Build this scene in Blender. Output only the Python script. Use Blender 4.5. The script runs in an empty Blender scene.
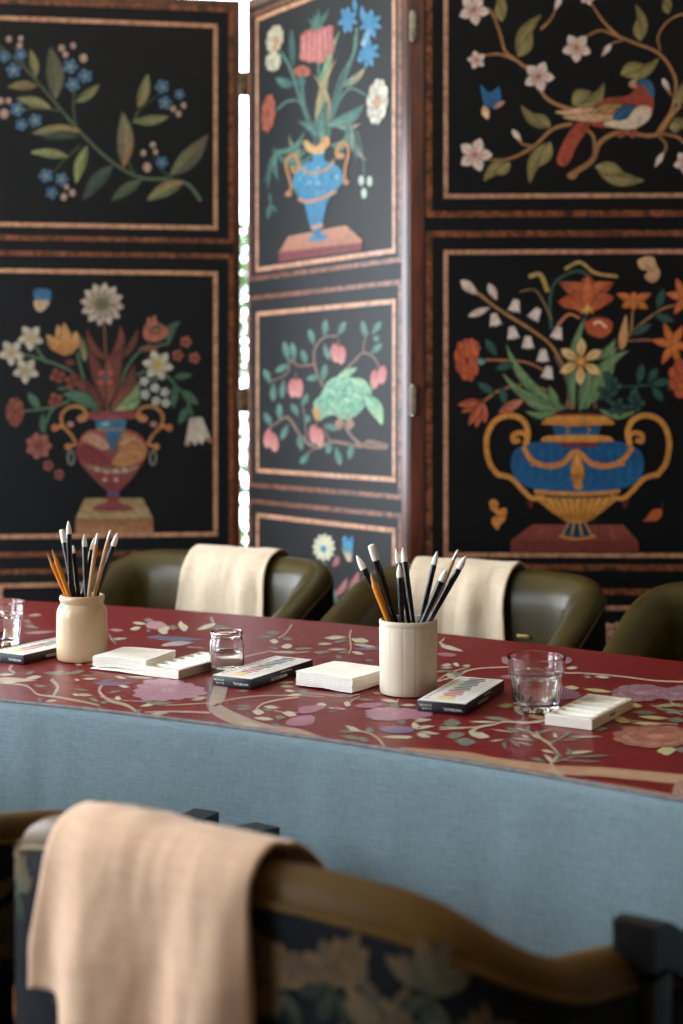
import bpy, bmesh, math, random
from mathutils import Vector, Matrix, noise
random.seed(7)
PI = math.pi
S = bpy.context.scene
COL = S.collection
FPX = 1422.0          # 50 mm lens on a 36 mm tall frame, 1024 px
CX, HY, CZ = 341.5, 405.0, 1.15   # picture axis, eye level line, eye height in metres

# ------------------------------------------------------------------ helpers
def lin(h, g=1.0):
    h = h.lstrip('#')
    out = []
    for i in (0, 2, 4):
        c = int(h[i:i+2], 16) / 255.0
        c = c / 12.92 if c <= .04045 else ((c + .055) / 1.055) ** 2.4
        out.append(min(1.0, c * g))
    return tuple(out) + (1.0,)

def link(o, parent=None):
    COL.objects.link(o)
    if parent is not None:
        o.parent = parent
    return o

def mesh_obj(name, verts, faces, mats, parent=None, smooth=True, mi=None, cols=None, sharp=None):
    me = bpy.data.meshes.new(name)
    me.from_pydata([tuple(v) for v in verts], [], faces)
    if not isinstance(mats, (list, tuple)):
        mats = [mats]
    for m in mats:
        me.materials.append(m)
    if mi:
        for p, k in zip(me.polygons, mi):
            p.material_index = k
    if cols:
        a = me.color_attributes.new('Col', 'FLOAT_COLOR', 'POINT')
        for i, c in enumerate(cols):
            a.data[i].color = c
    if smooth:
        for p in me.polygons:
            p.use_smooth = True
    me.update()
    if sharp is not None:
        me.set_sharp_from_angle(angle=math.radians(sharp))
    o = bpy.data.objects.new(name, me)
    return link(o, parent)

def bm_obj(name, bm, mat, parent=None, smooth=True, sharp=35):
    me = bpy.data.meshes.new(name)
    bmesh.ops.recalc_face_normals(bm, faces=bm.faces)
    bm.to_mesh(me); bm.free()
    me.materials.append(mat)
    if smooth:
        for p in me.polygons:
            p.use_smooth = True
        me.set_sharp_from_angle(angle=math.radians(sharp))
    o = bpy.data.objects.new(name, me)
    return link(o, parent)

def bm_box(bm, x0, x1, y0, y1, z0, z1, bev=0.0, seg=2, mat=None):
    r = bmesh.ops.create_cube(bm, size=1.0)
    vs = r['verts']
    for v in vs:
        v.co = Vector((x0 + (v.co.x + .5) * (x1 - x0), y0 + (v.co.y + .5) * (y1 - y0), z0 + (v.co.z + .5) * (z1 - z0)))
    if mat is not None:
        for v in vs:
            v.co = mat @ v.co
    if bev > 0:
        es = list({e for v in vs for e in v.link_edges})
        bmesh.ops.bevel(bm, geom=es, offset=bev, segments=seg, profile=.5, affect='EDGES')

def box(name, x0, x1, y0, y1, z0, z1, mat, parent=None, bev=0.0, seg=2, M=None):
    bm = bmesh.new()
    bm_box(bm, x0, x1, y0, y1, z0, z1, bev, seg, M)
    return bm_obj(name, bm, mat, parent)

def lathe(name, prof, mat, parent=None, n=48, rf=None, sharp=40, closed=False):
    """prof: list of (r, z) ; rf(theta, k, r, z) may change r."""
    verts, faces = [], []
    rows = []
    for k, (r, z) in enumerate(prof):
        if r < 1e-6:
            rows.append([len(verts)]); verts.append((0, 0, z)); continue
        row = []
        for i in range(n):
            t = 2 * PI * i / n
            rr = rf(t, k, r, z) if rf else r
            row.append(len(verts)); verts.append((rr * math.cos(t), rr * math.sin(t), z))
        rows.append(row)
    m = len(rows)
    for k in range(m if closed else m - 1):
        a, b = rows[k], rows[(k + 1) % m]
        for i in range(n):
            j = (i + 1) % n
            if len(a) == 1 and len(b) == 1: continue
            if len(a) == 1: faces.append((a[0], b[j], b[i]))
            elif len(b) == 1: faces.append((a[i], a[j], b[0]))
            else: faces.append((a[i], a[j], b[j], b[i]))
    me = bpy.data.meshes.new(name)
    me.from_pydata(verts, [], faces); me.materials.append(mat)
    bm = bmesh.new(); bm.from_mesh(me); bmesh.ops.recalc_face_normals(bm, faces=bm.faces); bm.to_mesh(me); bm.free()
    for p in me.polygons: p.use_smooth = True
    me.set_sharp_from_angle(angle=math.radians(sharp))
    o = bpy.data.objects.new(name, me)
    return link(o, parent)

def catmull(pts, n, closed=False):
    out = []
    P = [Vector(p) for p in pts]
    m = len(P)
    segs = m if closed else m - 1
    for s in range(segs):
        p0 = P[(s - 1) % m] if (closed or s > 0) else P[0] * 2 - P[1]
        p1 = P[s]; p2 = P[(s + 1) % m]
        p3 = P[(s + 2) % m] if (closed or s + 2 < m) else P[-1] * 2 - P[-2]
        for i in range(n):
            t = i / n
            out.append(.5 * ((2 * p1) + (p2 - p0) * t + (2 * p0 - 5 * p1 + 4 * p2 - p3) * t * t + (3 * p1 - p0 - 3 * p2 + p3) * t ** 3))
    if not closed:
        out.append(P[-1].copy())
    return out

def empty(name, loc=(0, 0, 0), rz=0.0):
    o = bpy.data.objects.new(name, None)
    o.empty_display_size = .05
    o.location = loc; o.rotation_euler = (0, 0, rz)
    return link(o)

def tag(o, label=None, cat=None, group=None, kind=None):
    if label: o['label'] = label
    if cat: o['category'] = cat
    if group: o['group'] = group
    if kind: o['kind'] = kind
    return o

def copy_tree(root):
    """a copy of a thing, its parts and their sub-parts"""
    r = root.copy(); COL.objects.link(r)
    for ch in list(root.children):
        c = ch.copy(); COL.objects.link(c); c.parent = r
        for g in list(ch.children):
            d = g.copy(); COL.objects.link(d); d.parent = c
    return r

# ------------------------------------------------------------------ materials
def new_mat(name):
    m = bpy.data.materials.new(name); m.use_nodes = True
    nt = m.node_tree; b = nt.nodes['Principled BSDF']
    return m, nt, b

def ramp(nt, stops):
    r = nt.nodes.new('ShaderNodeValToRGB')
    e = r.color_ramp.elements
    e[0].position, e[0].color = stops[0]
    e[1].position, e[1].color = stops[-1]
    for p, c in stops[1:-1]:
        x = e.new(p); x.color = c
    return r

def coords(nt, scale=(1, 1, 1), rot=(0, 0, 0), kind='Object'):
    tc = nt.nodes.new('ShaderNodeTexCoord'); mp = nt.nodes.new('ShaderNodeMapping')
    mp.inputs['Scale'].default_value = scale; mp.inputs['Rotation'].default_value = rot
    nt.links.new(tc.outputs[kind], mp.inputs['Vector'])
    return mp.outputs['Vector']

def tex_noise(nt, vec, scale, detail=4, rough=.55, dist=0.0):
    n = nt.nodes.new('ShaderNodeTexNoise')
    n.inputs['Scale'].default_value = scale; n.inputs['Detail'].default_value = detail
    n.inputs['Roughness'].default_value = rough; n.inputs['Distortion'].default_value = dist
    nt.links.new(vec, n.inputs['Vector'])
    return n.outputs['Fac']

def bump(nt, b, fac, strength, dist=.001):
    bp = nt.nodes.new('ShaderNodeBump')
    bp.inputs['Strength'].default_value = strength; bp.inputs['Distance'].default_value = dist
    nt.links.new(fac, bp.inputs['Height']); nt.links.new(bp.outputs['Normal'], b.inputs['Normal'])

def noisy(name, c0, c1, scale=20, rough=.5, spec=.5, st=(1, 1, 1), bmp=0, bscale=None, bd=.001, sheen=0, metal=0, coat=0, lo=.35, hi=.65, dist=0.0):
    m, nt, b = new_mat(name)
    v = coords(nt, st)
    f = tex_noise(nt, v, scale, dist=dist)
    r = ramp(nt, [(lo, c0), (hi, c1)])
    nt.links.new(f, r.inputs['Fac']); nt.links.new(r.outputs['Color'], b.inputs['Base Color'])
    b.inputs['Roughness'].default_value = rough
    b.inputs['Specular IOR Level'].default_value = spec
    b.inputs['Metallic'].default_value = metal
    b.inputs['Coat Weight'].default_value = coat
    b.inputs['Coat Roughness'].default_value = .2
    if sheen:
        b.inputs['Sheen Weight'].default_value = sheen
    if bmp:
        bump(nt, b, tex_noise(nt, v, bscale or scale, 6), bmp, bd)
    return m

def weave(name, c0, c1, count=900, rough=.85, bmp=.3, slub=True, sheen=.2):
    """woven cloth: crossed fine threads with slubs"""
    m, nt, b = new_mat(name)
    v1 = coords(nt, (count, count, count * .04)); v2 = coords(nt, (count * .04, count * .04, count))
    f1 = tex_noise(nt, v1, 1.0, 3); f2 = tex_noise(nt, v2, 1.0, 3)
    add = nt.nodes.new('ShaderNodeMath'); add.operation = 'ADD'
    nt.links.new(f1, add.inputs[0]); nt.links.new(f2, add.inputs[1])
    half = nt.nodes.new('ShaderNodeMath'); half.operation = 'MULTIPLY'; half.inputs[1].default_value = .5
    nt.links.new(add.outputs[0], half.inputs[0])
    r = ramp(nt, [(.38, c0), (.62, c1)])
    nt.links.new(half.outputs[0], r.inputs['Fac']); nt.links.new(r.outputs['Color'], b.inputs['Base Color'])
    b.inputs['Roughness'].default_value = rough; b.inputs['Specular IOR Level'].default_value = .25
    b.inputs['Sheen Weight'].default_value = sheen
    bump(nt, b, half.outputs[0], bmp, .0015)
    return m

def art_mat(name, rough=.45, mott=.25, spec=.4, scale=60, weave_bump=0):
    """surface colour of each inlaid / printed piece comes from its own mesh colour"""
    m, nt, b = new_mat(name)
    a = nt.nodes.new('ShaderNodeVertexColor'); a.layer_name = 'Col'
    v = coords(nt, (1, 1, 1))
    f = tex_noise(nt, v, scale, 5, .7)
    r = ramp(nt, [(.3, (1 - mott,) * 3 + (1,)), (.7, (1, 1, 1, 1))])
    nt.links.new(f, r.inputs['Fac'])
    mx = nt.nodes.new('ShaderNodeMix'); mx.data_type = 'RGBA'; mx.blend_type = 'MULTIPLY'
    mx.inputs['Factor'].default_value = 1.0
    nt.links.new(a.outputs['Color'], mx.inputs[6]); nt.links.new(r.outputs['Color'], mx.inputs[7])
    nt.links.new(mx.outputs[2], b.inputs['Base Color'])
    b.inputs['Roughness'].default_value = rough; b.inputs['Specular IOR Level'].default_value = spec
    return m

def glass_mat(name, ior=1.47, tint=(1, 1, 1, 1)):
    m, nt, b = new_mat(name)
    b.inputs['Base Color'].default_value = tint
    b.inputs['Transmission Weight'].default_value = 1.0
    b.inputs['Roughness'].default_value = .0
    b.inputs['IOR'].default_value = ior
    return m

def pane_mat():
    m = bpy.data.materials.new('window_pane_glass'); m.use_nodes = True
    nt = m.node_tree; nt.nodes.clear()
    o = nt.nodes.new('ShaderNodeOutputMaterial'); mx = nt.nodes.new('ShaderNodeMixShader')
    t = nt.nodes.new('ShaderNodeBsdfTransparent'); g = nt.nodes.new('ShaderNodeBsdfGlossy')
    g.inputs['Roughness'].default_value = .02
    mx.inputs[0].default_value = .06
    nt.links.new(t.outputs[0], mx.inputs[1]); nt.links.new(g.outputs[0], mx.inputs[2]); nt.links.new(mx.outputs[0], o.inputs[0])
    return m

M = {}
M['wall'] = noisy('plaster_wall', lin('7a664c'), lin('867256'), 6, .9, .2, bmp=.1, bscale=80)
M['ceiling'] = noisy('ceiling_paint', lin('d6c8b0'), lin('e0d4bc'), 5, .9, .2)
M['floor'] = noisy('oak_floor', lin('3a2416'), lin('543722'), 3, .45, .5, st=(1, 9, 1), bmp=.1, bscale=20)
M['trim'] = noisy('painted_trim', lin('cfc8bc'), lin('d8d2c6'), 8, .5, .4)
M['stile'] = noisy('dark_walnut_stile', lin('2a0f08'), lin('5a2816'), 14, .32, .5, st=(3, 3, .35), bmp=.1, coat=.3)
M['board'] = noisy('black_lacquer_board', lin('050507'), lin('09090c'), 5, .48, .26)
M['mottle'] = noisy('mottled_stone_border', lin('34180c'), lin('8a5030'), 55, .4, .45, bmp=.1, lo=.38, hi=.66, dist=1.0)
M['line'] = noisy('tan_inlay_line', lin('8c5a40'), lin('b88868'), 70, .4, .45, lo=.35, hi=.6)
M['inlay'] = art_mat('inlaid_stone', .5, .5, .25, 60)
M['print'] = art_mat('printed_cotton', .42, .2, .4, 90)
M['ink'] = art_mat('printed_card', .45, .03, .4, 100)
M['hinge_dark'] = noisy('aged_brass_hinge', lin('3a2c1c'), lin('6a563c'), 40, .4, .5, metal=.6)
M['hinge'] = noisy('brass_hinge', lin('b9b09a'), lin('d5cfbd'), 40, .35, .5, metal=.9)
M['red'] = weave('red_printed_cotton', lin('66080f'), lin('780d18'), 1400, .38, .06, sheen=0)
M['red'].node_tree.nodes['Principled BSDF'].inputs['Specular IOR Level'].default_value = .42
M['blue'] = weave('blue_linen', lin('6e838c'), lin('889ba3'), 1100, .9, .35, sheen=.2)
M['towel'] = weave('cream_linen', lin('bfa88e'), lin('d6c2aa'), 900, .9, .35, sheen=.2)
M['towel_warm'] = weave('peach_linen', lin('d2a888'), lin('e4c0a4'), 700, .9, .35, sheen=.2)
M['leather'] = noisy('olive_leather', lin('2f260d'), lin('413512'), 9, .34, .26, bmp=.12, bscale=260, bd=.0006, coat=.05)
M['leather_warm'] = noisy('brown_olive_leather', lin('46300f'), lin('64471c'), 9, .5, .2, bmp=.12, bscale=260, bd=.0006)
M['tapestry'] = noisy('navy_tapestry', lin('090b10'), lin('13141b'), 22, .9, .2, bmp=.2, bscale=500)
M['tap_motif'] = art_mat('tapestry_motif', .9, .5, .15, 120)
M['blackwood'] = noisy('black_wood', lin('0d0e11'), lin('15171b'), 12, .38, .5, st=(4, 4, .5))
M['crock'] = noisy('glazed_stoneware', lin('cbac84'), lin('d8bd98'), 12, .28, .5, st=(1, 1, .4), coat=.2)
M['crock2'] = noisy('cream_ceramic', lin('cdbca6'), lin('dfd0bb'), 16, .55, .4, st=(1, 1, .1))
M['inner'] = noisy('crock_inside', lin('8a7458'), lin('a08a6c'), 20, .6, .3)
M['glass'] = glass_mat('clear_glass')
M['water'] = glass_mat('clear_water', 1.33, (.97, .97, .98, 1))
M['porcelain'] = noisy('white_porcelain', lin('f4ebde'), lin('fbf4ea'), 10, .25, .5, coat=.2)
M['paper'] = noisy('folded_paper', lin('fbf5ea'), lin('fffcf6'), 30, .9, .2, bmp=.1, bscale=300)
M['card_black'] = noisy('black_card', lin('0e1016'), lin('171a22'), 30, .4, .5)
M['card_white'] = noisy('white_card', lin('f0eae6'), lin('faf6f2'), 30, .4, .5)
M['lacquer'] = noisy('black_lacquered_handle', lin('08080a'), lin('101014'), 30, .18, .55)
M['goldwood'] = noisy('amber_wood_handle', lin('c8751a'), lin('e0922e'), 40, .35, .5, st=(1, 1, .1))
M['tanwood'] = noisy('tan_wood_handle', lin('a87c50'), lin('c79e70'), 40, .4, .5, st=(1, 1, .1))
M['bristle'] = noisy('white_bristle', lin('e6dccd'), lin('fffaf2'), 900, .7, .3, st=(1, 1, .05), bmp=.4, bd=.0005)
M['bristle_tan'] = noisy('tan_bristle', lin('a2774a'), lin('c79a68'), 900, .7, .3, st=(1, 1, .05))
M['tin'] = noisy('silver_ferrule', lin('9a9a98'), lin('bdbdba'), 60, .3, .5, metal=.9)
M['grey_tip'] = noisy('grey_rubber_tip', lin('7f8a6a'), lin('9aa488'), 60, .5, .4)
M['pane'] = pane_mat()
M['leafmat'] = noisy('garden_leaf', lin('23480c'), lin('4c7a1c'), 3, .5, .4)
M['brass'] = noisy('brass_plate', lin('a98a4c'), lin('c9ab6a'), 40, .3, .5, metal=.9)
# ------------------------------------------------------------------ flat decoration (inlay, print)
class Plane:
    """vertical board face: points run left to right from P0 to P1"""
    def __init__(s, P0, P1):
        s.P0 = Vector((P0[0], P0[1], 0)); d = Vector((P1[0] - P0[0], P1[1] - P0[1], 0))
        s.L = d.length; s.d = d.normalized(); s.n = Vector((s.d.y, -s.d.x, 0))
    def uz(s, px, py):
        k = (px - CX) / FPX                      # X = k*Y
        u = (k * s.P0.y - s.P0.x) / (s.d.x - k * s.d.y)
        Y = s.P0.y + u * s.d.y
        return u, CZ - (py - HY) * Y / FPX
    def pt(s, u, z, lift=0.0):
        p = s.P0 + s.d * u + s.n * lift
        return Vector((p.x, p.y, z))
    def at(s, px, py, lift):
        u, z = s.uz(px, py)
        return s.pt(u, z, lift)

class Art:
    """collects flat shapes drawn on a surface; each becomes a face with its own colour"""
    def __init__(s, fmap, ox=0, oy=0, sc=1.0, base=.0005, step=5e-6, gain=1.0):
        s.f = fmap; s.ox, s.oy, s.sc = ox, oy, sc; s.base = base; s.step = step; s.gain = gain
        s.v, s.fc, s.c = [], [], []; s.k = 0; s.pw = .95; s.mute = False; s.ws = 1.0; s.soft = 1.0
    def src(s, ox, oy, sc):
        s.ox, s.oy, s.sc = ox, oy, sc; return s
    def _lift(s):
        s.k += 1; return s.base + s.step * s.k
    def _col(s, c):
        if not isinstance(c, str): return c
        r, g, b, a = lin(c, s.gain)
        if s.mute:                                   # stone and wood veneers: softer than paint
            if b > 1.4 * g: g, b = g * 1.12, b * .84
            y = .3 * r + .6 * g + .1 * b; k_ = .16 * s.soft; r, g, b = [q * (1 - k_) + y * k_ for q in (r, g, b)]
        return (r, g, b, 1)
    def poly(s, pts, c, c2=None, lift=None):
        L = lift if lift is not None else s._lift()
        i0 = len(s.v); n = len(pts)
        ca = s._col(c); cb = s._col(c2) if c2 else ca
        ys = [p[1] for p in pts]; y0, y1 = min(ys), max(ys)
        for p in pts:
            s.v.append(s.f(s.ox + p[0] / s.sc, s.oy + p[1] / s.sc, L))
            t = (p[1] - y0) / max(1e-6, y1 - y0)
            s.c.append(tuple(ca[i] * (1 - t) + cb[i] * t for i in range(4)))
        s.fc.append(tuple(range(i0, i0 + n)))
    def blob(s, pts, c, c2=None, n=4):
        s.poly([(p.x, p.y) for p in catmull([(a, b, 0) for a, b in pts], n, True)], c, c2)
    def ell(s, cx, cy, rx, ry, c, c2=None, rot=0, n=16):
        r = math.radians(rot)
        s.poly([(cx + rx * math.cos(t) * math.cos(r) - ry * math.sin(t) * math.sin(r),
                 cy + rx * math.cos(t) * math.sin(r) + ry * math.sin(t) * math.cos(r)) for t in [2 * PI * i / n for i in range(n)]], c, c2)
    def strip(s, pts, ws, c, c2=None):
        L = s._lift(); i0 = len(s.v); n = len(pts)
        ca = s._col(c); cb = s._col(c2) if c2 else ca
        for i, p in enumerate(pts):
            a = pts[max(0, i - 1)]; b = pts[min(n - 1, i + 1)]
            dx, dy = b[0] - a[0], b[1] - a[1]; l = math.hypot(dx, dy) or 1
            nx, ny = -dy / l, dx / l; t = i / (n - 1)
            cc = tuple(ca[j] * (1 - t) + cb[j] * t for j in range(4))
            for sg in (1, -1):
                w = ws[i] * .5 * sg
                s.v.append(s.f(s.ox + (p[0] + nx * w) / s.sc, s.oy + (p[1] + ny * w) / s.sc, L)); s.c.append(cc)
        for i in range(n - 1):
            a = i0 + 2 * i
            s.fc.append((a, a + 1, a + 3, a + 2))
    def stem(s, pts, w0, w1, c, c2=None, n=5):
        P = [(p.x, p.y) for p in catmull([(a, b, 0) for a, b in pts], n)]
        m = len(P) - 1
        s.strip(P, [w0 + (w1 - w0) * i / m for i in range(m + 1)], c, c2)
    def leaf(s, x0, y0, x1, y1, w, c, c2=None, bend=0.0, two=None, fat=.45):
        """pointed leaf from base to tip; bend shifts its middle sideways; two = colour of its other half"""
        dx, dy = x1 - x0, y1 - y0; l = math.hypot(dx, dy) or 1; nx, ny = -dy / l, dx / l
        N = 9; mid, hw = [], []; w *= s.ws
        for i in range(N + 1):
            t = i / N; b = bend * l * 4 * t * (1 - t)
            mid.append((x0 + dx * t + nx * b, y0 + dy * t + ny * b))
            hw.append(.5 * w * (math.sin(PI * t ** (.693 / -math.log(fat))) ** s.pw if 0 < t < 1 else 0))
        if s.mute and w > 15:                            # thin dark seam round the veneer
            L = s._lift(); i0 = len(s.v); dk = tuple(q * .22 for q in s._col(c)[:3]) + (1,); ex = 1.6 + w * .03
            for p, h in zip(mid, hw):
                for sg in (1, -1):
                    s.v.append(s.f(s.ox + (p[0] + nx * (h + ex) * sg) / s.sc, s.oy + (p[1] + ny * (h + ex) * sg) / s.sc, L)); s.c.append(dk)
            for i in range(N): a = i0 + 2 * i; s.fc.append((a, a + 1, a + 3, a + 2))
        for sg, cc in ((1, c), (-1, two or c)):
            L = s._lift(); i0 = len(s.v)
            ca = s._col(cc); cb = s._col(c2) if c2 else ca
            for i, (p, h) in enumerate(zip(mid, hw)):
                t = i / N; col = tuple(ca[j] * (1 - t) + cb[j] * t for j in range(4))
                s.v.append(s.f(s.ox + p[0] / s.sc, s.oy + p[1] / s.sc, L)); s.c.append(col)
                s.v.append(s.f(s.ox + (p[0] + nx * h * sg) / s.sc, s.oy + (p[1] + ny * h * sg) / s.sc, L)); s.c.append(col)
            for i in range(N):
                a = i0 + 2 * i
                s.fc.append((a, a + 1, a + 3, a + 2))
        if s.mute and w > 17:                            # paler midrib
            lt = tuple(min(1, q * 1.5 + .01) for q in s._col(c)[:3]) + (1,)
            s.strip(mid[:8], [w * .07 * (1 - i / 9) for i in range(8)], lt)
    def flower(s, cx, cy, r, n, c, c2, centre=None, rc=.2, rot=0, pw=.75, sq=1.0, fat=.6, two=None):
        for i in range(n):
            a = math.radians(rot) + 2 * PI * i / n
            s.leaf(cx + .08 * r * math.cos(a) * sq, cy + .08 * r * math.sin(a), cx + r * math.cos(a) * sq, cy + r * math.sin(a), r * pw, c, c2, fat=fat, two=two)
            if r > 18: s.strip([(cx + f_ * r * math.cos(a) * sq, cy + f_ * r * math.sin(a)) for f_ in (.2, .45, .75)], [r * .07, r * .05, r * .02], centre or c)
        if centre:
            s.ell(cx, cy, r * rc * sq, r * rc, centre)
    def carnation(s, cx, cy, rx, ry, c, c2, n=9, rot=0):
        """ruffled round flower head of overlapping frilled petals"""
        r0 = math.radians(rot)
        for ring, (f, k) in enumerate(((1.0, n), (.66, max(5, n - 2)), (.33, 4))):
            for i in range(k):
                a = 2 * PI * (i + .5 * ring) / k
                ax, ay = rx * f * .76 * math.cos(a), ry * f * .76 * math.sin(a)
                X = cx + ax * math.cos(r0) - ay * math.sin(r0); Y = cy + ax * math.sin(r0) + ay * math.cos(r0)
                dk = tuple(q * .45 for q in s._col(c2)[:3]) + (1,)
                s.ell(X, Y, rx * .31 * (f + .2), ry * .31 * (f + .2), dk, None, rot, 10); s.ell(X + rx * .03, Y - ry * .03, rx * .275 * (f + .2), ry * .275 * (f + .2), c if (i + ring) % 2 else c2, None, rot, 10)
    def bell(s, cx, cy, w, h, c, c2, rot=0):
        r = math.radians(rot)
        P = [(-.28, -.5), (.28, -.5), (.42, -.1), (.62, .45), (.3, .3), (.15, .5), (0, .32), (-.15, .5), (-.3, .3), (-.62, .45), (-.42, -.1)]
        s.poly([(cx + w * x * math.cos(r) - h * y * math.sin(r), cy + w * x * math.sin(r) + h * y * math.cos(r)) for x, y in P], c, c2)
    def build(s, name, mat, parent=None, label=None):
        o = mesh_obj(name, s.v, s.fc, mat, parent, smooth=False, cols=s.c)
        if label: o['label'] = label
        return o

def merged(name, arts_mats, parent, label=None):
    """one mesh made of several collections with their own materials"""
    v, f, c, mi, mats = [], [], [], [], []
    for (vv, ff, cc), m in arts_mats:
        k = len(v); v += vv; c += cc
        f += [tuple(i + k for i in g) for g in ff]
        if m not in mats: mats.append(m)
        mi += [mats.index(m)] * len(ff)
    o = mesh_obj(name, v, f, mats, parent, smooth=False, mi=mi, cols=c)
    if label: o['label'] = label
    return o

def frame_band(pl, u0, u1, z0, z1, w, lift=.0008):
    """rectangular band of width w inside the rectangle, mitred corners, real thickness"""
    v, f = [], []
    for L in (0.0, lift):
        for (a, b, c, d) in ((u0, z0, u1, z1), (u0 + w, z0 + w, u1 - w, z1 - w)):
            v += [pl.pt(a, b, L), pl.pt(c, b, L), pl.pt(c, d, L), pl.pt(a, d, L)]
    o_, i_ = 8, 12
    for k in range(4):
        j = (k + 1) % 4
        f.append((o_ + k, o_ + j, i_ + j, i_ + k))
        f.append((k, j, o_ + j, o_ + k)); f.append((4 + k, 4 + j, i_ + j, i_ + k))
    return v, f, [(1, 1, 1, 1)] * len(v)

def board(pl, u0, u1, z0, z1, lift=.0003):
    v = [pl.pt(u0, z0, lift), pl.pt(u1, z0, lift), pl.pt(u1, z1, lift), pl.pt(u0, z1, lift)]
    return v, [(0, 1, 2, 3)], [(1, 1, 1, 1)] * 4

# ------------------------------------------------------------------ folding screen
screen = empty('folding_screen', (-.3, 4.2, 0))
tag(screen, 'tall black folding screen inlaid with flower vases and birds, behind the olive leather chairs', 'folding screen')
screen_inv = Matrix.Translation((.3, -4.2, 0))
PLs = dict(left=Plane((-1.09, 4.188), (-.305, 4.3)), mid=Plane((-.286, 4.3), (.171, 3.682)), right=Plane((.174, 3.68), (1.02, 3.655)))
TOP = 2.375
T = .03
def to_local(o):
    """panels were laid out in room coordinates: bring them under the screen's own origin"""
    o.data.transform(screen_inv)

def slab(pl, z0, z1, name, parent):
    bm = bmesh.new()
    v = []
    for z in (z0, z1):
        for (u, l) in ((0, 0), (pl.L, 0), (pl.L, -T), (0, -T)):
            v.append(bm.verts.new(pl.pt(u, z, l)))
    for q in ((0, 1, 2, 3), (4, 5, 6, 7), (0, 1, 5, 4), (1, 2, 6, 5), (2, 3, 7, 6), (3, 0, 4, 7)):
        bm.faces.new([v[i] for i in q])
    bmesh.ops.bevel(bm, geom=list(bm.edges), offset=.004, segments=3, profile=.5, affect='EDGES')
    return bm_obj(name, bm, M['stile'], parent)

panels = {}
for key in ('left', 'mid', 'right'):
    p = slab(PLs[key], .03, TOP, 'screen_panel', screen)
    to_local(p); panels[key] = p
def section(key, xl, xr, top, bot, lxl, lxr, ltop, lbot, wm, wl, stile, name, art=None, label=None):
    """one framed field of a panel: black board, mottled border, thin tan line and the inlaid picture"""
    pl = PLs[key]
    u0 = pl.uz(xl, 400)[0]; u1 = pl.uz(xr, 400)[0]
    Z = lambda q, sx: q[1] if q[0] is None else pl.uz(*q)[1]
    z1, z0 = Z(top, 0), Z(bot, 0)
    lu0 = pl.uz(lxl, 400)[0]; lu1 = pl.uz(lxr, 400)[0]; lz1, lz0 = Z(ltop, 0), Z(lbot, 0)
    parts = [(frame_band(pl, u0, u1, z0, z1, wm), M['mottle']),
             (frame_band(pl, lu0, lu1, lz0, lz1, wl), M['line'])]
    if art: parts.append(((art.v, art.fc, art.c), M['inlay']))
    o = merged(name, parts, panels[key], label)
    to_local(o)

for key, (a, b) in dict(left=(-24, 233.5), mid=(248.5, 401.5), right=(424, 735)).items():
    pl = PLs[key]
    ua, ub = pl.uz(a, 400)[0], pl.uz(b, 400)[0]
    v, f, c = board(pl, ua, ub, .1, TOP - .03)
    o = mesh_obj('black_board', v, f, M['board'], panels[key], smooth=False); to_local(o)
# ---- left panel, upper field: forget-me-not spray
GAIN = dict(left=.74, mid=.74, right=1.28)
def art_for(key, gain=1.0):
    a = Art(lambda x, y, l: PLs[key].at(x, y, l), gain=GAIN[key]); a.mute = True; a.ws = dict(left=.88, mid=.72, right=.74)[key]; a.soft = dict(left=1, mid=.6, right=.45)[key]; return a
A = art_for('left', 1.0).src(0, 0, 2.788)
GS = '5a6440'
A.stem([(-60, 60), (0, 130), (60, 180), (110, 235), (165, 300), (230, 375), (310, 450), (390, 495), (470, 500), (525, 515), (560, 560)], 4, 10, GS, '5f7350')
A.stem([(212, 370), (205, 300), (210, 250), (225, 200)], 5, 3, GS); A.stem([(70, 180), (50, 150), (40, 130)], 3, 2, GS)
A.stem([(165, 310), (110, 300), (50, 310), (20, 310)], 4, 3, GS); A.stem([(225, 405), (180, 445), (150, 480)], 4, 3, GS)
A.stem([(370, 345), (390, 305), (440, 265)], 5, 3, GS); A.stem([(375, 490), (350, 430), (340, 380)], 4, 2, GS); A.stem([(480, 495), (445, 470), (425, 430)], 4, 2, GS)
for x0, y0, x1, y1, w, c, c2, two in ((100, 215, 84, 138, 26, '8a8a50', '9a8040', '6f7446'), (155, 275, 140, 132, 54, '6f6a4e', '5b5a3a', '55523e'), (105, 240, 20, 243, 28, '8a5c30', '8b8448', '6f5a34'),
        (142, 302, 45, 275, 32, '9a8a52', '838a54', '6d6a40'), (212, 285, 277, 236, 28, '7a7c48', '8f8a50', '5c643c'), (225, 365, 88, 372, 34, 'a87c44', '7f8656', '5d6846'), (220, 380, 120, 385, 26, '44513c', '3c4a3a', '33402f'),
        (190, 437, 84, 425, 28, '8f8446', '9aa05a', '6f743f'), (243, 408, 212, 512, 34, '8c9354', '9a9a4e', '646b42'), (315, 462, 230, 560, 44, '4f5d50', '3d4a3c', '39463a'), (395, 503, 310, 562, 34, '5f6a48', '4a573b', '4b583c'),
        (345, 465, 342, 312, 50, 'a0683c', '7f8658', '6a5a42'), (385, 300, 412, 206, 34, '9a7c40', '8a8a4c', '6c6238'), (372, 338, 472, 325, 30, '7c7f4c', '90854a', '5d633c'),
        (475, 490, 580, 375, 56, '5a5a44', '6f5c48', '7b8052'), (512, 508, 410, 558, 42, 'b0804a', '7c8450', '5a6444')):
    A.leaf(x0, y0, x1, y1, w, c, c2, two=two, bend=.04)
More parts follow.
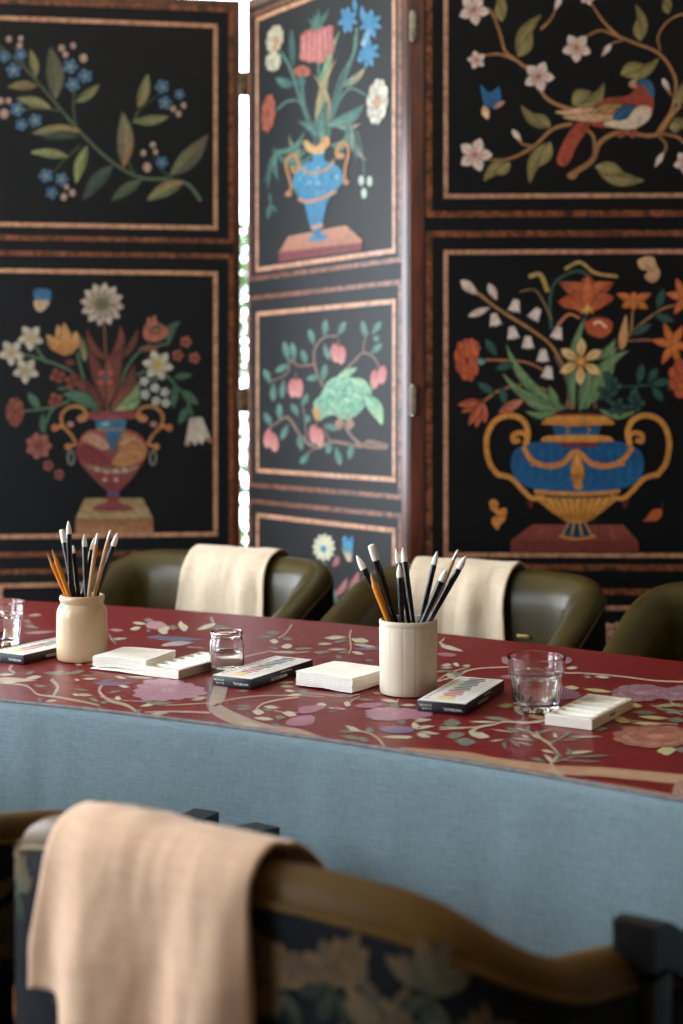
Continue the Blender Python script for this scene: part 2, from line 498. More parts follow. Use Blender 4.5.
for x, y, r in ((12, 158, 18), (58, 152, 18), (38, 196, 22), (196, 185, 22), (238, 212, 21), (203, 236, 21), (48, 305, 21), (98, 336, 20), (60, 348, 18), (128, 490, 21), (172, 500, 20), (144, 538, 18), (452, 242, 21), (460, 287, 20), (500, 263, 16), (452, 453, 18)):
    A.flower(x, y, r, 5, '3f6398', '4d74a8', 'b9b48c', .2, rot=random.uniform(0, 72), pw=.85, two='38578a')
for x, y, r in ((25, 110, 8), (58, 108, 7), (55, 128, 8), (172, 135, 9), (204, 128, 8), (183, 153, 8), (233, 163, 11), (2, 282, 9), (24, 282, 8), (12, 318, 12), (178, 550, 9), (202, 538, 9), (186, 522, 7), (512, 295, 8), (483, 304, 8), (498, 318, 8), (400, 427, 8), (426, 405, 8), (434, 424, 7), (410, 467, 12)):
    A.ell(x, y, r, r * 1.15, 'cfab94', 'b98f78', n=10)
section('left', -24, 233.5, (230, 7.5), (230, 243.5), -8, 217.5, (217, 24), (217, 230), .014, .012, 0, 'flower_spray_picture', A, 'sprig of blue forget-me-nots inlaid on black')

# ---- left panel, middle field: red and yellow marble vase
A = art_for('left', 1.0).src(0, 245, 2.788)
G1, G2, RB = '4f6e50', '5f7d5a', '7b3a2a'
for P in ([(300, 470), (296, 350), (290, 210)],):
    A.stem(P, 8, 6, '8b4a34')
for P in ([(285, 470), (220, 370), (150, 330), (50, 300)], [(290, 470), (230, 430), (190, 400)], [(310, 470), (350, 350), (400, 290), (470, 275)], [(320, 470), (370, 400), (450, 370)], [(330, 470), (400, 405), (450, 415)],
          [(350, 380), (430, 345), (480, 380), (520, 430), (540, 490)], [(270, 470), (230, 360), (215, 300)], [(190, 440), (130, 455), (60, 465)], [(200, 430), (145, 460), (122, 525)], [(130, 330), (110, 300), (95, 275)], [(270, 470), (205, 405), (160, 400)]):
    A.stem(P, 8, 5, G1, G2)
for x0, y0, x1, y1, w, c, c2, b in ((300, 320, 243, 232, 26, RB, '6b3424', -.15), (305, 320, 335, 225, 26, RB, '8a4632', .15), (330, 320, 385, 232, 22, '5f3426', RB, .1), (292, 440, 240, 285, 40, RB, '6b3226', .05), (305, 440, 345, 275, 42, '8f4a36', '6b3226', -.05), (300, 450, 205, 352, 42, '6a3326', '7b4030', -.1),
        (310, 455, 374, 332, 46, '8a4432', '5b2e24', .1), (285, 465, 240, 375, 30, '6f3a2c', '5a2a22', 0), (445, 285, 385, 290, 22, '7b4a34', '8b5a3c', 0), (210, 330, 180, 325, 18, '7a3a2a', '7a3a2a', 0), (310, 400, 300, 300, 26, '9b5a40', '7b3a2a', 0)):
    A.leaf(x0, y0, x1, y1, w, c, c2, bend=b)
for x0, y0, x1, y1, w, c, c2, b in ((275, 460, 175, 415, 40, '3f6048', '5e8460', .1), (318, 462, 385, 380, 40, 'a0a060', '6f8450', .2), (345, 455, 392, 428, 26, '8fa068', '6f8a58', .1), (237, 325, 226, 255, 20, '8f9060', '6f6a40', 0), (470, 275, 506, 212, 30, G1, '3f6048', -.2), (485, 370, 535, 362, 22, '3c5e44', '4f7354', 0),
        (490, 385, 482, 455, 26, '3c5e44', '4f7354', 0), (505, 405, 552, 445, 30, '3c5e44', '56785a', 0), (525, 450, 498, 500, 26, '3c5e44', '4f7354', 0), (110, 455, 78, 412, 26, '46684c', '587a58', 0), (120, 470, 118, 525, 20, '3c5e44', '4f7354', 0)):
    A.leaf(x0, y0, x1, y1, w, c, c2, bend=b)
A.flower(285, 165, 62, 12, 'b89078', 'd8c4a8', '6f6a40', .27, rot=8, pw=.46, two='a88470', fat=.55)
for x, y, r, sq in ((32, 300, 34, 1), (85, 258, 34, 1), (72, 350, 34, 1)):
    A.flower(x, y, r * 1.1, 5, 'c8b498', 'd8c8ac', 'b8963c', .16, rot=20, pw=.66, two='a89480', fat=.5)
A.flower(440, 335, 44, 6, 'c8b89c', 'd8cab0', 'c8a838', .26, rot=10, pw=.62, two='a8987c', fat=.5)
for q in ((170, 300, 130, 250, 34), (185, 305, 160, 222, 40), (190, 305, 178, 216, 38), (205, 295, 212, 240, 34), (165, 280, 135, 262, 30)):
    A.leaf(*q, 'c87c34', 'd8a054', two='b46a2a')
A.blob([(140, 275), (165, 265), (195, 262), (215, 275), (205, 300), (180, 308), (158, 298)], 'cc8638', 'c07430')
A.blob([(400, 235), (412, 210), (428, 200), (440, 215), (462, 228), (470, 240), (455, 262), (425, 270), (402, 260)], 'a84e38', 'c06a50')
for a, b in ((412, 200), (432, 195), (440, 212)): A.leaf(425, 250, a, b, 18, 'b45a42', 'c87a60')
A.ell(436, 236, 10, 12, '2e2418'); A.ell(436, 238, 5, 6, 'a09050')
for x, y, r in ((518, 270, 17), (495, 308, 17), (542, 315, 17)):
    A.flower(x, y, r, 5, '9a4a38', 'ac6048', '6b3426', .3, pw=.9)
A.flower(295, 370, 28, 4, 'a8482c', 'b85c3c', '4a5a8a', .28, rot=45, pw=.9)
for x, y in ((160, 365), (200, 380), (155, 432)): A.flower(x, y, 22, 4, '8c3c2c', '9a4a36', '6a2a20', .2, pw=.9, rot=x)
for x, y in ((402, 380), (405, 418), (432, 398), (460, 410), (435, 435), (462, 440)): A.flower(x, y, 13, 5, 'c4beac', 'd4cebc', '8a8458', .25, pw=.9)
A.bell(550, 520, 62, 78, 'cbb8a4', 'ddc9b4', -6); A.leaf(530, 545, 520, 562, 14, 'b8705a', 'c08068'); A.leaf(575, 535, 592, 552, 14, 'b8705a', 'c08068')
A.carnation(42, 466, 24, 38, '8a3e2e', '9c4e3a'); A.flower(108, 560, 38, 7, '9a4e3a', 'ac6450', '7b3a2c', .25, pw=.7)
for x, y in ((135, 615), (165, 640)): A.flower(x, y, 16, 5, '8a4434', '9a5444', None, pw=.9)
A.blob([(95, 125), (120, 122), (143, 128), (140, 150), (118, 158), (98, 150)], '2f5f96', '3a78b0'); A.blob([(95, 155), (120, 155), (140, 158), (118, 185), (100, 180)], 'd0a070', 'dcb890'); A.leaf(135, 160, 155, 140, 8, '2a3a50')
# vase (own crop)
A.src(60, 370, 4.018)
A.poly([(62, 598), (100, 515), (333, 515), (374, 598)], 'a88450', 'b8925c'); A.poly([(62, 600), (374, 600), (374, 656), (62, 656)], 'a8663a', 'bc7c4a')
A.stem([(80, 620), (200, 615), (350, 640)], 3, 3, '8a4c2a'); A.stem([(70, 645), (180, 640), (300, 620)], 3, 3, 'c48a58')
A.blob([(190, 500), (238, 500), (238, 530), (285, 548), (280, 566), (145, 566), (142, 548), (188, 530)], '7e2c2c', '94403a')
A.poly([(190, 486), (240, 486), (238, 504), (190, 504)], '34548c')
A.blob([(150, 238), (100, 252), (66, 310), (80, 370), (130, 430), (192, 486), (238, 486), (300, 420), (345, 350), (352, 310), (320, 260), (260, 238)], '9c4a34', '8a3438', 4)
A.blob([(70, 320), (110, 300), (200, 350), (230, 385), (150, 385), (85, 360)], '7e2428', '8c3034'); A.blob([(85, 280), (130, 250), (200, 300), (170, 320), (110, 290)], 'b87a58', 'c89070')
A.blob([(230, 260), (300, 260), (345, 310), (330, 360), (250, 392), (210, 370), (240, 320)], 'b46c30', 'c07e3c')
A.stem([(240, 300), (290, 275), (320, 290)], 8, 5, 'd0a488'); A.stem([(225, 350), (280, 330), (335, 340)], 6, 4, 'cf9268'); A.stem([(110, 385), (180, 405), (260, 408), (310, 390)], 16, 10, '9c7058', 'b88a70'); A.stem([(110, 385), (200, 396), (310, 384)], 4, 4, '7d7a4a')
for x, y in ((150, 400), (185, 410), (225, 405), (180, 440), (225, 440), (260, 402)): A.ell(x, y, 9, 7, 'd0b098')
A.poly([(176, 235), (262, 235), (225, 300), (208, 336), (195, 300)], '2f6294', '285588'); A.poly([(142, 198), (268, 198), (260, 238), (146, 238)], '2f6698', '38709f')
A.ell(182, 218, 18, 8, '8fa8b8'); A.stem([(146, 240), (260, 240)], 7, 7, 'a8763c')
A.blob([(95, 182), (120, 168), (290, 166), (315, 180), (290, 196), (118, 198)], '8a3430', '9a4440')
for sgn, X in ((1, 0), (-1, 418)):
    f = lambda x, y: (X + sgn * x, y)
    A.stem([f(330, 178), f(322, 200), f(312, 180), f(330, 152), f(375, 148), f(412, 180), f(405, 225), f(372, 262), f(352, 300)], 14, 12, 'c8862c', 'b8702a', 6)
    A.ell(*f(336, 196), 16, 14, 'c06c40', 'd08a60'); A.ell(*f(376, 218), 14, 12, 'c08070'); A.stem([f(405, 225), f(440, 232)], 14, 14, 'd0822c'); A.ell(*f(438, 232), 15, 15, 'c86c28')
    A.ell(*f(386, 308), 14, 14, 'c8742c'); A.stem([f(355, 300), f(386, 308)], 10, 10, 'c8822c')
    A.stem([f(372, 322), f(362, 345), f(366, 375), f(380, 375), f(386, 350), f(378, 322)], 6, 6, '9a9a8a')
section('left', -24, 233.5, (230, 254), (230, 554), -8, 217.5, (217, 271.5), (217, 536), .014, .012, 0, 'flower_vase_picture', A, 'red marble vase of flowers on a tan block inlaid on black')
section('left', -24, 233.5, (230, 566), (None, .13), -1.5, 217.5, (217, 580), (None, .2), .014, .012, 0, 'lower_picture_field')

# ---- middle panel, upper field: blue vase
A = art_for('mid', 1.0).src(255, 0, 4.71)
t1, t2, t3 = '3f6b62', '5c8a78', '2f5850'
for P, w in (([(300, 690), (225, 500), (170, 330), (120, 240)], 14), ([(310, 690), (310, 500), (298, 280)], 12), ([(330, 690), (400, 430), (470, 240), (480, 130)], 12), ([(340, 690), (370, 540), (440, 420), (530, 450)], 10), ([(300, 690), (230, 500), (160, 475), (100, 520)], 10), ([(300, 690), (240, 520), (225, 440), (222, 370)], 12), ([(330, 690), (390, 400), (460, 260), (470, 170)], 8)):
    A.stem(P, w * 1.2, w * .8, t1, t2)
for x0, y0, x1, y1, w, c, c2, b in ((180, 320, 172, 135, 42, t3, t1, 0), (185, 400, 98, 365, 60, t3, t2, -.1), (330, 640, 400, 145, 52, t2, '8fae78', -.08), (305, 680, 385, 275, 34, '6f8f6a', 'd0a060', -.1), (290, 660, 275, 350, 46, t1, 'c8a060', .2), (285, 690, 160, 630, 40, t2, '9a9a60', -.42), (395, 410, 520, 318, 50, t1, 'b8a078', .1),
        (340, 590, 515, 490, 80, t2, t1, .12), (380, 590, 500, 580, 34, t2, 'b08070', .15), (300, 690, 80, 690, 50, t3, t2, -.4), (350, 680, 430, 640, 60, t1, 'a0a070', .35), (315, 700, 250, 560, 60, t3, t1, .1), (330, 690, 340, 480, 60, t2, t3, -.1), (290, 640, 200, 570, 40, t2, t3, .1), (440, 590, 500, 720, 50, t1, t2, .2), (240, 700, 80, 720, 46, t2, t3, -.3)):
    A.leaf(x0, y0, x1, y1, w, c, c2, bend=b, two=None)
A.src(235, 0, 3.595)
for x0, y0, x1, y1, w, c, c2, b in ((250, 470, 135, 540, 30, t1, t2, -.25), (240, 500, 130, 545, 20, t2, t1, -.2), (145, 530, 100, 660, 24, t1, t3, -.1), (150, 540, 160, 655, 22, t2, t3, .1), (130, 560, 118, 690, 20, t1, t3, 0), (125, 690, 130, 745, 12, t1, t1, 0), (128, 735, 118, 790, 26, t1, t3, 0), (132, 735, 152, 765, 18, t1, t3, 0),
        (425, 450, 478, 580, 34, t2, 'a0806a', .18), (430, 500, 438, 585, 20, t1, t3, 0), (300, 510, 232, 550, 26, t1, t3, 0)):
    A.leaf(x0, y0, x1, y1, w, c, c2, bend=b)
A.stem([(440, 470), (460, 560), (465, 640)], 7, 3, t1, t2)
for x, y in ((455, 650), (485, 652), (465, 695)): A.ell(x, y, 10, 19, 'c8d4c0', 'b0c4b0')
A.src(255, 0, 4.71)
# crown imperial
for i, x in enumerate((235, 258, 282, 306, 330, 355)):
    A.leaf(x + 4, 140 - 10 * (i % 2) - 8 * (i > 3), x - 2, 290 - (i % 3) * 8 - 12 * (i > 3), 40, 'b4545a', 'c86a60', two='d08478', fat=.5)
for i, (x, y0, y1) in enumerate(((232, 158, 288), (352, 120, 250), (258, 142, 296), (330, 128, 276), (282, 140, 292), (306, 138, 300))):
    A.blob([(x, y0), (x + 18, y0 + 8), (x + 19, (y0 + y1) / 2), (x + 24, y1 - 12), (x + 8, y1 - 4), (x, y1), (x - 12, y1 - 6), (x - 20, y1 - 16), (x - 17, (y0 + y1) / 2), (x - 16, y0 + 10)], 'c0606a' if i % 2 else 'b04e58', 'c87468')
    A.stem([(x, y0 + 10), (x - 1, y1 - 16)], 9, 5, 'd89484'); A.stem([(x + 17, y0 + 20), (x + 18, y1 - 20)], 3, 3, '6a2430')
for a in ((250, 85), (275, 60), (300, 35), (330, 60), (352, 40), (262, 130), (325, 100)): A.leaf(300, 138, a[0], a[1], 24, t2, t3)
# blue campanulas
for cx, cy, r in ((436, 90, 1.0), (545, 110, 1.1), (535, 245, 1.1)):
    for dx, dy in ((-45, 25), (-25, -50), (5, -60), (45, -30), (50, 20), (-10, 70), (20, 65)):
        A.leaf(cx, cy, cx + dx * r, cy + dy * r, 38, '3478b8', '4a90cc', two='2c68a8')
A.ell(436, 95, 26, 36, '3a80c0'); A.ell(540, 110, 30, 34, '3a80c0'); A.ell(528, 255, 36, 30, '3a80c0'); A.stem([(545, 130), (510, 215)], 30, 22, '4a8ccc', '9ab8d0'); A.stem([(525, 250), (490, 290)], 34, 22, '3a80c0', '4a90cc')
A.leaf(475, 60, 470, -12, 30, '3a7cba', '4a90cc'); A.leaf(515, 110, 505, 25, 34, '3a7cba', '4a90cc')
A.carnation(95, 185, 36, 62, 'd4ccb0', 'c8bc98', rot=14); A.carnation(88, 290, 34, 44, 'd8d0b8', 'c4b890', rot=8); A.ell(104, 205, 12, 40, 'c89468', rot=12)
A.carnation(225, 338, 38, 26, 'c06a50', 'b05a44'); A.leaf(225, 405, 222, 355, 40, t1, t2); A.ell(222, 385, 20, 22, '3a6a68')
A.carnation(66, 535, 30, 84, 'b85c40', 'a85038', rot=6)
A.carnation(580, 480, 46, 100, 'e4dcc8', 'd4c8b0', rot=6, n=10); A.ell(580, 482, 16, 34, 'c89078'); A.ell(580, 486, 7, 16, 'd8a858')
A.src(235, 0, 3.595)
A.poly([(160, 905), (405, 810), (460, 868), (460, 900), (160, 942)], '7a3038', '863c40'); A.poly([(160, 908), (195, 850), (402, 810), (460, 862), (460, 872)], 'c48a6c', 'b87458')
A.blob([(265, 865), (285, 845), (283, 825), (310, 825), (315, 842), (338, 850), (325, 862), (290, 868)], '2c70a8', '3a80b8')
A.blob([(275, 580), (225, 610), (210, 660), (225, 700), (250, 725), (262, 770), (278, 825), (312, 825), (325, 770), (342, 715), (380, 670), (392, 640), (375, 600), (330, 580)], '3a86c0', '3478b4', 4)
for _ in range(26):
    x, y = random.uniform(235, 375), random.uniform(600, 700); A.ell(x, y, random.uniform(4, 12), random.uniform(2, 6), random.choice(('6aa4cc', '2c6aa4', '88b4d0')), rot=random.uniform(-60, 0), n=8)
A.poly([(285, 545), (322, 545), (325, 590), (280, 595)], '3a82bc'); A.ell(300, 545, 26, 10, 'a8b8b0')
A.blob([(248, 515), (262, 505), (285, 525), (305, 522), (320, 492), (340, 495), (342, 520), (318, 545), (295, 555), (268, 545)], 'd0904c', 'dca864')
A.stem([(240, 600), (270, 622), (330, 612), (360, 575)], 9, 9, 'c08a4c'); A.stem([(230, 715), (262, 725), (320, 710), (368, 688)], 12, 12, 'c88a58'); A.stem([(275, 820), (320, 808)], 13, 13, 'c8905c')
A.stem([(215, 600), (208, 612), (222, 618), (232, 595), (222, 560), (202, 560), (186, 590), (198, 640), (205, 675), (195, 700)], 12, 9, 'c8904c', 'b87a40', 6); A.ell(195, 698, 12, 10, 'c08048')
A.stem([(385, 560), (372, 565), (370, 545), (385, 518), (404, 520), (412, 550), (400, 600), (398, 640), (402, 655)], 13, 9, 'c8904c', 'b87a40', 6); A.ell(402, 655, 12, 11, 'c08048'); A.ell(384, 560, 13, 12, 'c89450')
section('mid', 248.5, 401.5, (None, TOP - .045), (253, 281), 256, 395.5, (None, pl_top := PLs['mid'].uz(256, 18)[1]), (256, 272), .013, .0125, 0, 'flower_vase_picture', A, 'blue vase with crown imperial and bellflowers inlaid on black')

# ---- middle panel, middle field: green parrot on a fruiting branch
A = art_for('mid', 1.0).src(235, 275, 3.358)
br = '8a6a5c'
for P, w0, w1 in (([(515, 575), (450, 560), (420, 575), (330, 560), (275, 580), (225, 545), (180, 480), (150, 490), (110, 520)], 16, 5), ([(510, 580), (440, 575), (400, 550), (370, 510)], 14, 8), ([(295, 375), (270, 310), (268, 250), (300, 210), (345, 205)], 8, 5), ([(350, 340), (400, 290), (430, 262), (465, 275), (480, 300)], 9, 5), ([(268, 300), (215, 305), (185, 285), (175, 330), (115, 360)], 7, 4), ([(430, 265), (435, 225), (450, 190)], 6, 3), ([(240, 560), (235, 480), (225, 430)], 6, 3), ([(330, 565), (310, 540), (300, 500)], 6, 3), ([(285, 575), (240, 600)], 6, 3)):
    A.stem(P, w0, w1, br, '9c7a6a')
for x0, y0, x1, y1 in ((265, 235, 250, 180), (300, 210, 305, 148), (345, 205, 372, 155), (180, 290, 165, 222), (200, 290, 192, 225), (240, 300, 225, 250), (185, 300, 135, 325), (120, 365, 98, 315), (130, 360, 128, 425), (165, 350, 158, 415), (290, 340, 240, 350), (295, 360, 305, 298), (300, 230, 318, 285), (440, 215, 428, 152), (460, 200, 492, 155), (465, 205, 485, 220), (455, 265, 495, 230),
        (225, 440, 245, 398), (215, 475, 190, 432), (235, 500, 250, 470), (150, 490, 150, 430), (125, 515, 100, 460), (180, 500, 155, 555), (215, 535, 225, 588), (250, 600, 220, 635), (340, 575, 355, 640), (395, 560, 385, 620), (325, 560, 310, 600), (300, 500, 345, 520)):
    A.leaf(x0, y0, x1, y1, 30, '4d7a6c', '6a9480', two='3a6458', fat=.55)
for x, y in ((338, 262), (358, 268), (195, 380), (215, 380), (470, 350), (495, 335), (112, 550), (132, 562), (265, 535), (285, 545)):
    A.ell(x, y, 15, 32, 'c86a68', 'e09a90', rot=random.uniform(-12, 12))
for x, y in ((348, 232), (205, 345), (482, 310), (120, 520), (275, 510)): A.leaf(x, y + 8, x, y - 20, 8, br)
A.blob([(265, 430), (290, 400), (310, 360), (350, 340), (400, 345), (440, 360), (462, 390), (445, 430), (410, 470), (370, 488), (330, 470), (300, 480), (285, 490), (272, 470)], '8cc0a0', '7ab090', 4)
A.leaf(430, 400, 495, 505, 62, '8cc0a0', 'a4c890', two='6ca488', bend=-.1); A.leaf(390, 350, 460, 400, 66, '94c8a4', '80b890', two='b0cc94'); A.leaf(345, 345, 412, 312, 34, 'a4c890', '8cc0a0')
for _ in range(70):
    x, y = random.gauss(365, 42), random.gauss(415, 30)
    if ((x - 365) / 85) ** 2 + ((y - 415) / 62) ** 2 < 1: A.ell(x, y, 7, 4, random.choice(('5c9880', 'b0d4a8', '9cc898', '6cac90')), rot=random.uniform(0, 90), n=8)
for _ in range(8): A.ell(random.gauss(365, 12), random.gauss(392, 12), 6, 3, '3f6a5c', n=8)
A.blob([(262, 450), (280, 445), (290, 470), (280, 490), (268, 480)], 'c8a050', 'b88444'); A.ell(285, 425, 4, 4, '20302c')
for x in (360, 395): A.stem([(x - 20, 465), (x - 5, 490), (x - 8, 520)], 8, 8, 'b08a70'); A.ell(x - 8, 500, 16, 14, 'a8806c')
section('mid', 248.5, 401.5, (253, 296), (253, 487), 256.5, 395.5, (258, 312), (258, 472.5), .013, .0125, 0, 'parrot_picture', A, 'pale green parrot on a fruiting branch inlaid on black')
A = art_for('mid', 1.0).src(300, 500, 5.69)
A.flower(137, 270, 82, 12, 'e0d8b0', 'ece4c8', None, rot=5, pw=.5, sq=.8); A.ell(137, 270, 44, 56, 'e4dcb4'); A.ell(135, 278, 16, 22, '3a88cc')
A.poly([(242, 215), (262, 200), (275, 235), (292, 205), (304, 212), (300, 290), (270, 300), (245, 275)], '3484c8', '4a98d4'); A.poly([(236, 270), (262, 300), (298, 298), (290, 352), (270, 345)], 'd4b088', 'e4ccae')
for x0, y0, x1, y1 in ((190, 380, 215, 315), (190, 550, 270, 440), (275, 500, 335, 405)): A.leaf(x0, y0, x1, y1, 46, 'a85a58', 'c07a70', bend=.1)
A.stem([(140, 350), (180, 480), (230, 640), (260, 800)], 10, 16, '5a7a68'); A.stem([(230, 640), (270, 520)], 8, 5, '5a7a68')
for x, y in ((120, 640), (330, 650), (200, 760)): A.flower(x, y, 70, 6, 'b8604c', 'c87a60', 'd8b058', .2)
section('mid', 248.5, 401.5, (253, 499), (None, .13), 256.5, 395.5, (258, 513), (None, .2), .013, .0125, 0, 'flower_picture', A, 'cream daisy and blue butterfly inlaid on black')

# ---- right panel, upper field: red and blue bird on flowering branches
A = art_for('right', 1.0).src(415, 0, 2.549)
ob, og = '8c5a34', 'a87444'
for P, w0, w1 in (([(150, 20), (190, 25), (215, 80), (230, 130), (260, 155), (300, 190), (330, 245), (370, 270), (410, 280)], 6, 9), ([(175, 142), (215, 138), (255, 152)], 5, 8), ([(190, 408), (240, 405), (300, 375), (350, 330), (400, 315)], 6, 9), ([(300, 372), (275, 368), (262, 355)], 6, 4), ([(390, 450), (450, 410), (470, 365), (520, 338), (610, 345), (650, 300), (690, 250)], 14, 8),
        ([(458, 400), (455, 350), (432, 325)], 8, 7), ([(425, 100), (470, 78), (510, 90), (560, 110), (620, 135), (655, 180), (665, 220), (655, 280), (620, 335)], 6, 9), ([(450, 10), (480, 55), (520, 95)], 5, 7), ([(530, 102), (505, 110), (490, 122)], 5, 4), ([(625, 130), (620, 90), (650, 50), (700, 30)], 5, 5), ([(620, 345), (640, 370), (630, 400)], 7, 5), ([(620, 340), (670, 350), (700, 380)], 8, 7), ([(365, 10), (345, 50), (320, 75)], 4, 6), ([(655, 245), (640, 225)], 5, 4)):
    A.stem(P, w0, w1, ob, og)
def wavy(x0, y0, x1, y1, w, b, c='8a7a48', c2='75653a'): A.leaf(x0, y0, x1, y1, w, c, c2, bend=b, two='6c5f38'); A.leaf(x0, y0, x0 + (x1 - x0) * .6, y0 + (y1 - y0) * .6, w * .9, c, c2, bend=-b * .6)
for q in ((222, 55, 203, -30, 30, .1), (262, 145, 322, 38, 42, -.12), (575, 105, 562, 12, 32, .12), (645, 35, 630, -20, 26, .1), (525, 190, 622, 148, 40, .15), (402, 268, 482, 212, 50, .25), (345, 325, 270, 268, 34, -.12), (345, 362, 292, 468, 42, .12), (242, 415, 175, 462, 40, .12), (460, 425, 585, 460, 50, .1), (648, 325, 700, 315, 40, -.1), (672, 270, 695, 170, 30, .1)):
    wavy(*q)
for x, y, r, rt in ((150, 25, 40, 10), (157, 153, 24, 40), (315, 195, 40, 5), (412, 122, 38, 20), (153, 395, 44, 0), (440, -5, 20, 0), (688, 415, 30, 20)):
    A.flower(x, y, r, 5, 'c8a898', 'd8c0b0', 'a85a48', .16, rot=rt, pw=.86, two='b89488', fat=.5)
for x0, y0, x1, y1 in ((355, 30, 372, -10), (475, 145, 500, 112), (272, 362, 247, 330), (650, 235, 630, 200), (610, 428, 632, 390)): A.leaf(x0, y0, x1, y1, 20, 'c8a498', 'd8c0b4', fat=.6)
A.poly([(165, 215), (190, 238), (215, 220), (222, 262), (205, 280), (175, 268)], '2c5c94', '24507f'); A.leaf(175, 270, 185, 305, 26, 'c89a64', 'd8b488'); A.leaf(200, 275, 230, 258, 18, 'a86a58', 'b88070'); A.leaf(215, 240, 235, 235, 8, '20180f')
A.blob([(445, 306), (415, 312), (388, 345), (366, 390), (363, 415), (378, 424), (392, 412), (412, 372), (440, 330)], '8c3422', 'a84c30')
A.blob([(375, 392), (372, 415), (382, 424), (395, 410), (410, 370), (400, 350)], 'a4482c', '8c3820')
A.blob([(455, 270), (490, 250), (540, 245), (562, 225), (575, 210), (600, 215), (608, 250), (602, 290), (560, 320), (470, 325), (440, 310), (430, 290)], '8c3422', '94402a', 4)
A.blob([(480, 315), (540, 290), (575, 270), (602, 278), (595, 305), (560, 328), (520, 328)], 'c4a88c', 'ccb49c')
A.leaf(530, 285, 358, 285, 46, 'a87440', 'b89060', bend=-.04, two='8a8450'); A.leaf(540, 275, 430, 298, 50, '9a7c44', 'b08a50', two='a4602c'); A.leaf(520, 300, 375, 300, 30, 'b08058', 'c49a70'); A.leaf(470, 280, 355, 288, 20, 'c08a64', 'd0a480')
for i in range(5): A.stem([(440 + i * 18, 290), (470 + i * 16, 272)], 4, 3, '7a4a20')
A.leaf(505, 305, 560, 268, 40, '24507c', '1d436c'); A.blob([(565, 210), (580, 200), (600, 208), (610, 232), (605, 250), (588, 225), (575, 218)], '255078', '2d5c88'); A.blob([(545, 212), (560, 203), (570, 212), (560, 225), (548, 222)], 'b88a68', 'a87454'); A.ell(566, 212, 4, 4, '1a1410')
for x in (520, 550): A.blob([(x, 335), (x + 14, 332), (x + 18, 345), (x + 4, 352), (x - 6, 346)], '8c4a30')
A.blob([(388, 450), (400, 440), (415, 445), (402, 458)], '9c6a44')
section('right', 426, 735, (None, TOP - .045), (430, 217.5), 443.5, 719, (None, 2.25), (450, 198.5), .016, .0115, 0, 'bird_picture', A, 'red and blue bird on a blossoming branch inlaid on black')

# ---- right panel, middle field: large blue and gold urn
A = art_for('right', 1.0).src(425, 220, 2.647)
dg, lg = '2f4a38', '6a7c50'
for P, w0, w1, c in (([(375, 500), (380, 430), (340, 340), (280, 290), (200, 240), (135, 190)], 7, 8, '9a6c3c'), ([(345, 360), (378, 430), (380, 500)], 8, 10, '6a4a40'), ([(390, 500), (385, 440), (395, 410)], 9, 9, '9a5c34'), ([(335, 455), (270, 435), (200, 450), (155, 480)], 5, 7, '9a6038'), ([(320, 400), (260, 375), (160, 370)], 5, 7, '9a6038'), ([(290, 475), (250, 480), (230, 490)], 5, 5, '8a5434'),
        ([(450, 500), (455, 430), (500, 350), (520, 330)], 10, 7, '5a4038'), ([(520, 330), (560, 285), (620, 240), (660, 225)], 6, 5, '9a6c3c'), ([(530, 320), (600, 318), (640, 330)], 6, 5, '8a5c3c'), ([(545, 300), (548, 260), (550, 235)], 6, 5, '9a6c3c'), ([(350, 280), (380, 250), (410, 260)], 8, 6, 'b8703c'), ([(430, 250), (420, 240)], 6, 6, 'b8703c')):
    A.stem(P, w0, w1, c)
for P, w0, w1, c in (([(335, 290), (330, 220), (345, 165), (400, 135), (440, 150)], 9, 7, '2f4f40'), ([(370, 130), (410, 112), (450, 140), (510, 150)], 9, 9, 'a88444'), ([(275, 150), (305, 145), (325, 190)], 12, 12, 'a08040'), ([(250, 190), (290, 185), (315, 220), (335, 265)], 4, 6, '7a5c3c'), ([(480, 440), (560, 440), (640, 430)], 5, 4, '2f4f40')):
    A.stem(P, w0, w1, c)
for x0, y0, x1, y1, w, b in ((375, 500, 215, 330, 36, -.12), (370, 500, 205, 405, 34, -.12), (360, 505, 240, 450, 30, -.1), (350, 505, 265, 505, 24, -.15), (395, 500, 425, 255, 36, -.08), (420, 500, 500, 315, 50, .08), (430, 500, 540, 345, 44, -.15), (460, 500, 560, 505, 26, .15), (410, 505, 440, 380, 40, 0), (350, 500, 330, 440, 30, 0), (440, 370, 505, 315, 26, .12)):
    A.leaf(x0, y0, x1, y1, w, '5f7a50', '6f8454', bend=b, two='435f44')
for x0, y0, x1, y1 in ((190, 360, 160, 315), (185, 395, 235, 380), (185, 460, 138, 430), (205, 440, 210, 488), (545, 305, 600, 275), (605, 250, 660, 268), (615, 235, 632, 182), (565, 435, 575, 380), (590, 430, 615, 392), (600, 435, 650, 425), (600, 440, 630, 480), (560, 440, 545, 480), (500, 440, 475, 400), (640, 435, 660, 450)):
    A.leaf(x0, y0, x1, y1, 28, '24423a', '2f5044', fat=.5)
for x, y in ((498, 440), (510, 495), (558, 485), (480, 460)): A.flower(x, y, 26, 5, '24403a', '2c4c44', None, pw=.8)
for x, y, r in ((238, 228, 14), (292, 250, 30), (185, 265, -10), (232, 300, -10), (350, 300, 15), (272, 325, 0), (312, 360, 0), (325, 405, 10)):
    A.bell(x, y, 27, 36, 'c8aca0', 'dccac0', r)
A.leaf(95, 160, 140, 198, 34, 'c4aa9c', 'b8988c', fat=.4); A.leaf(168, 168, 190, 212, 28, 'c4aa9c', 'b8988c'); A.leaf(115, 255, 172, 232, 24, 'c8b0a0', 'b8988c')
A.carnation(110, 372, 30, 52, 'b8502c', 'a04424', rot=-8); A.carnation(118, 340, 26, 24, 'c05c34', 'a84a28'); A.leaf(138, 375, 160, 375, 24, '5a8078')
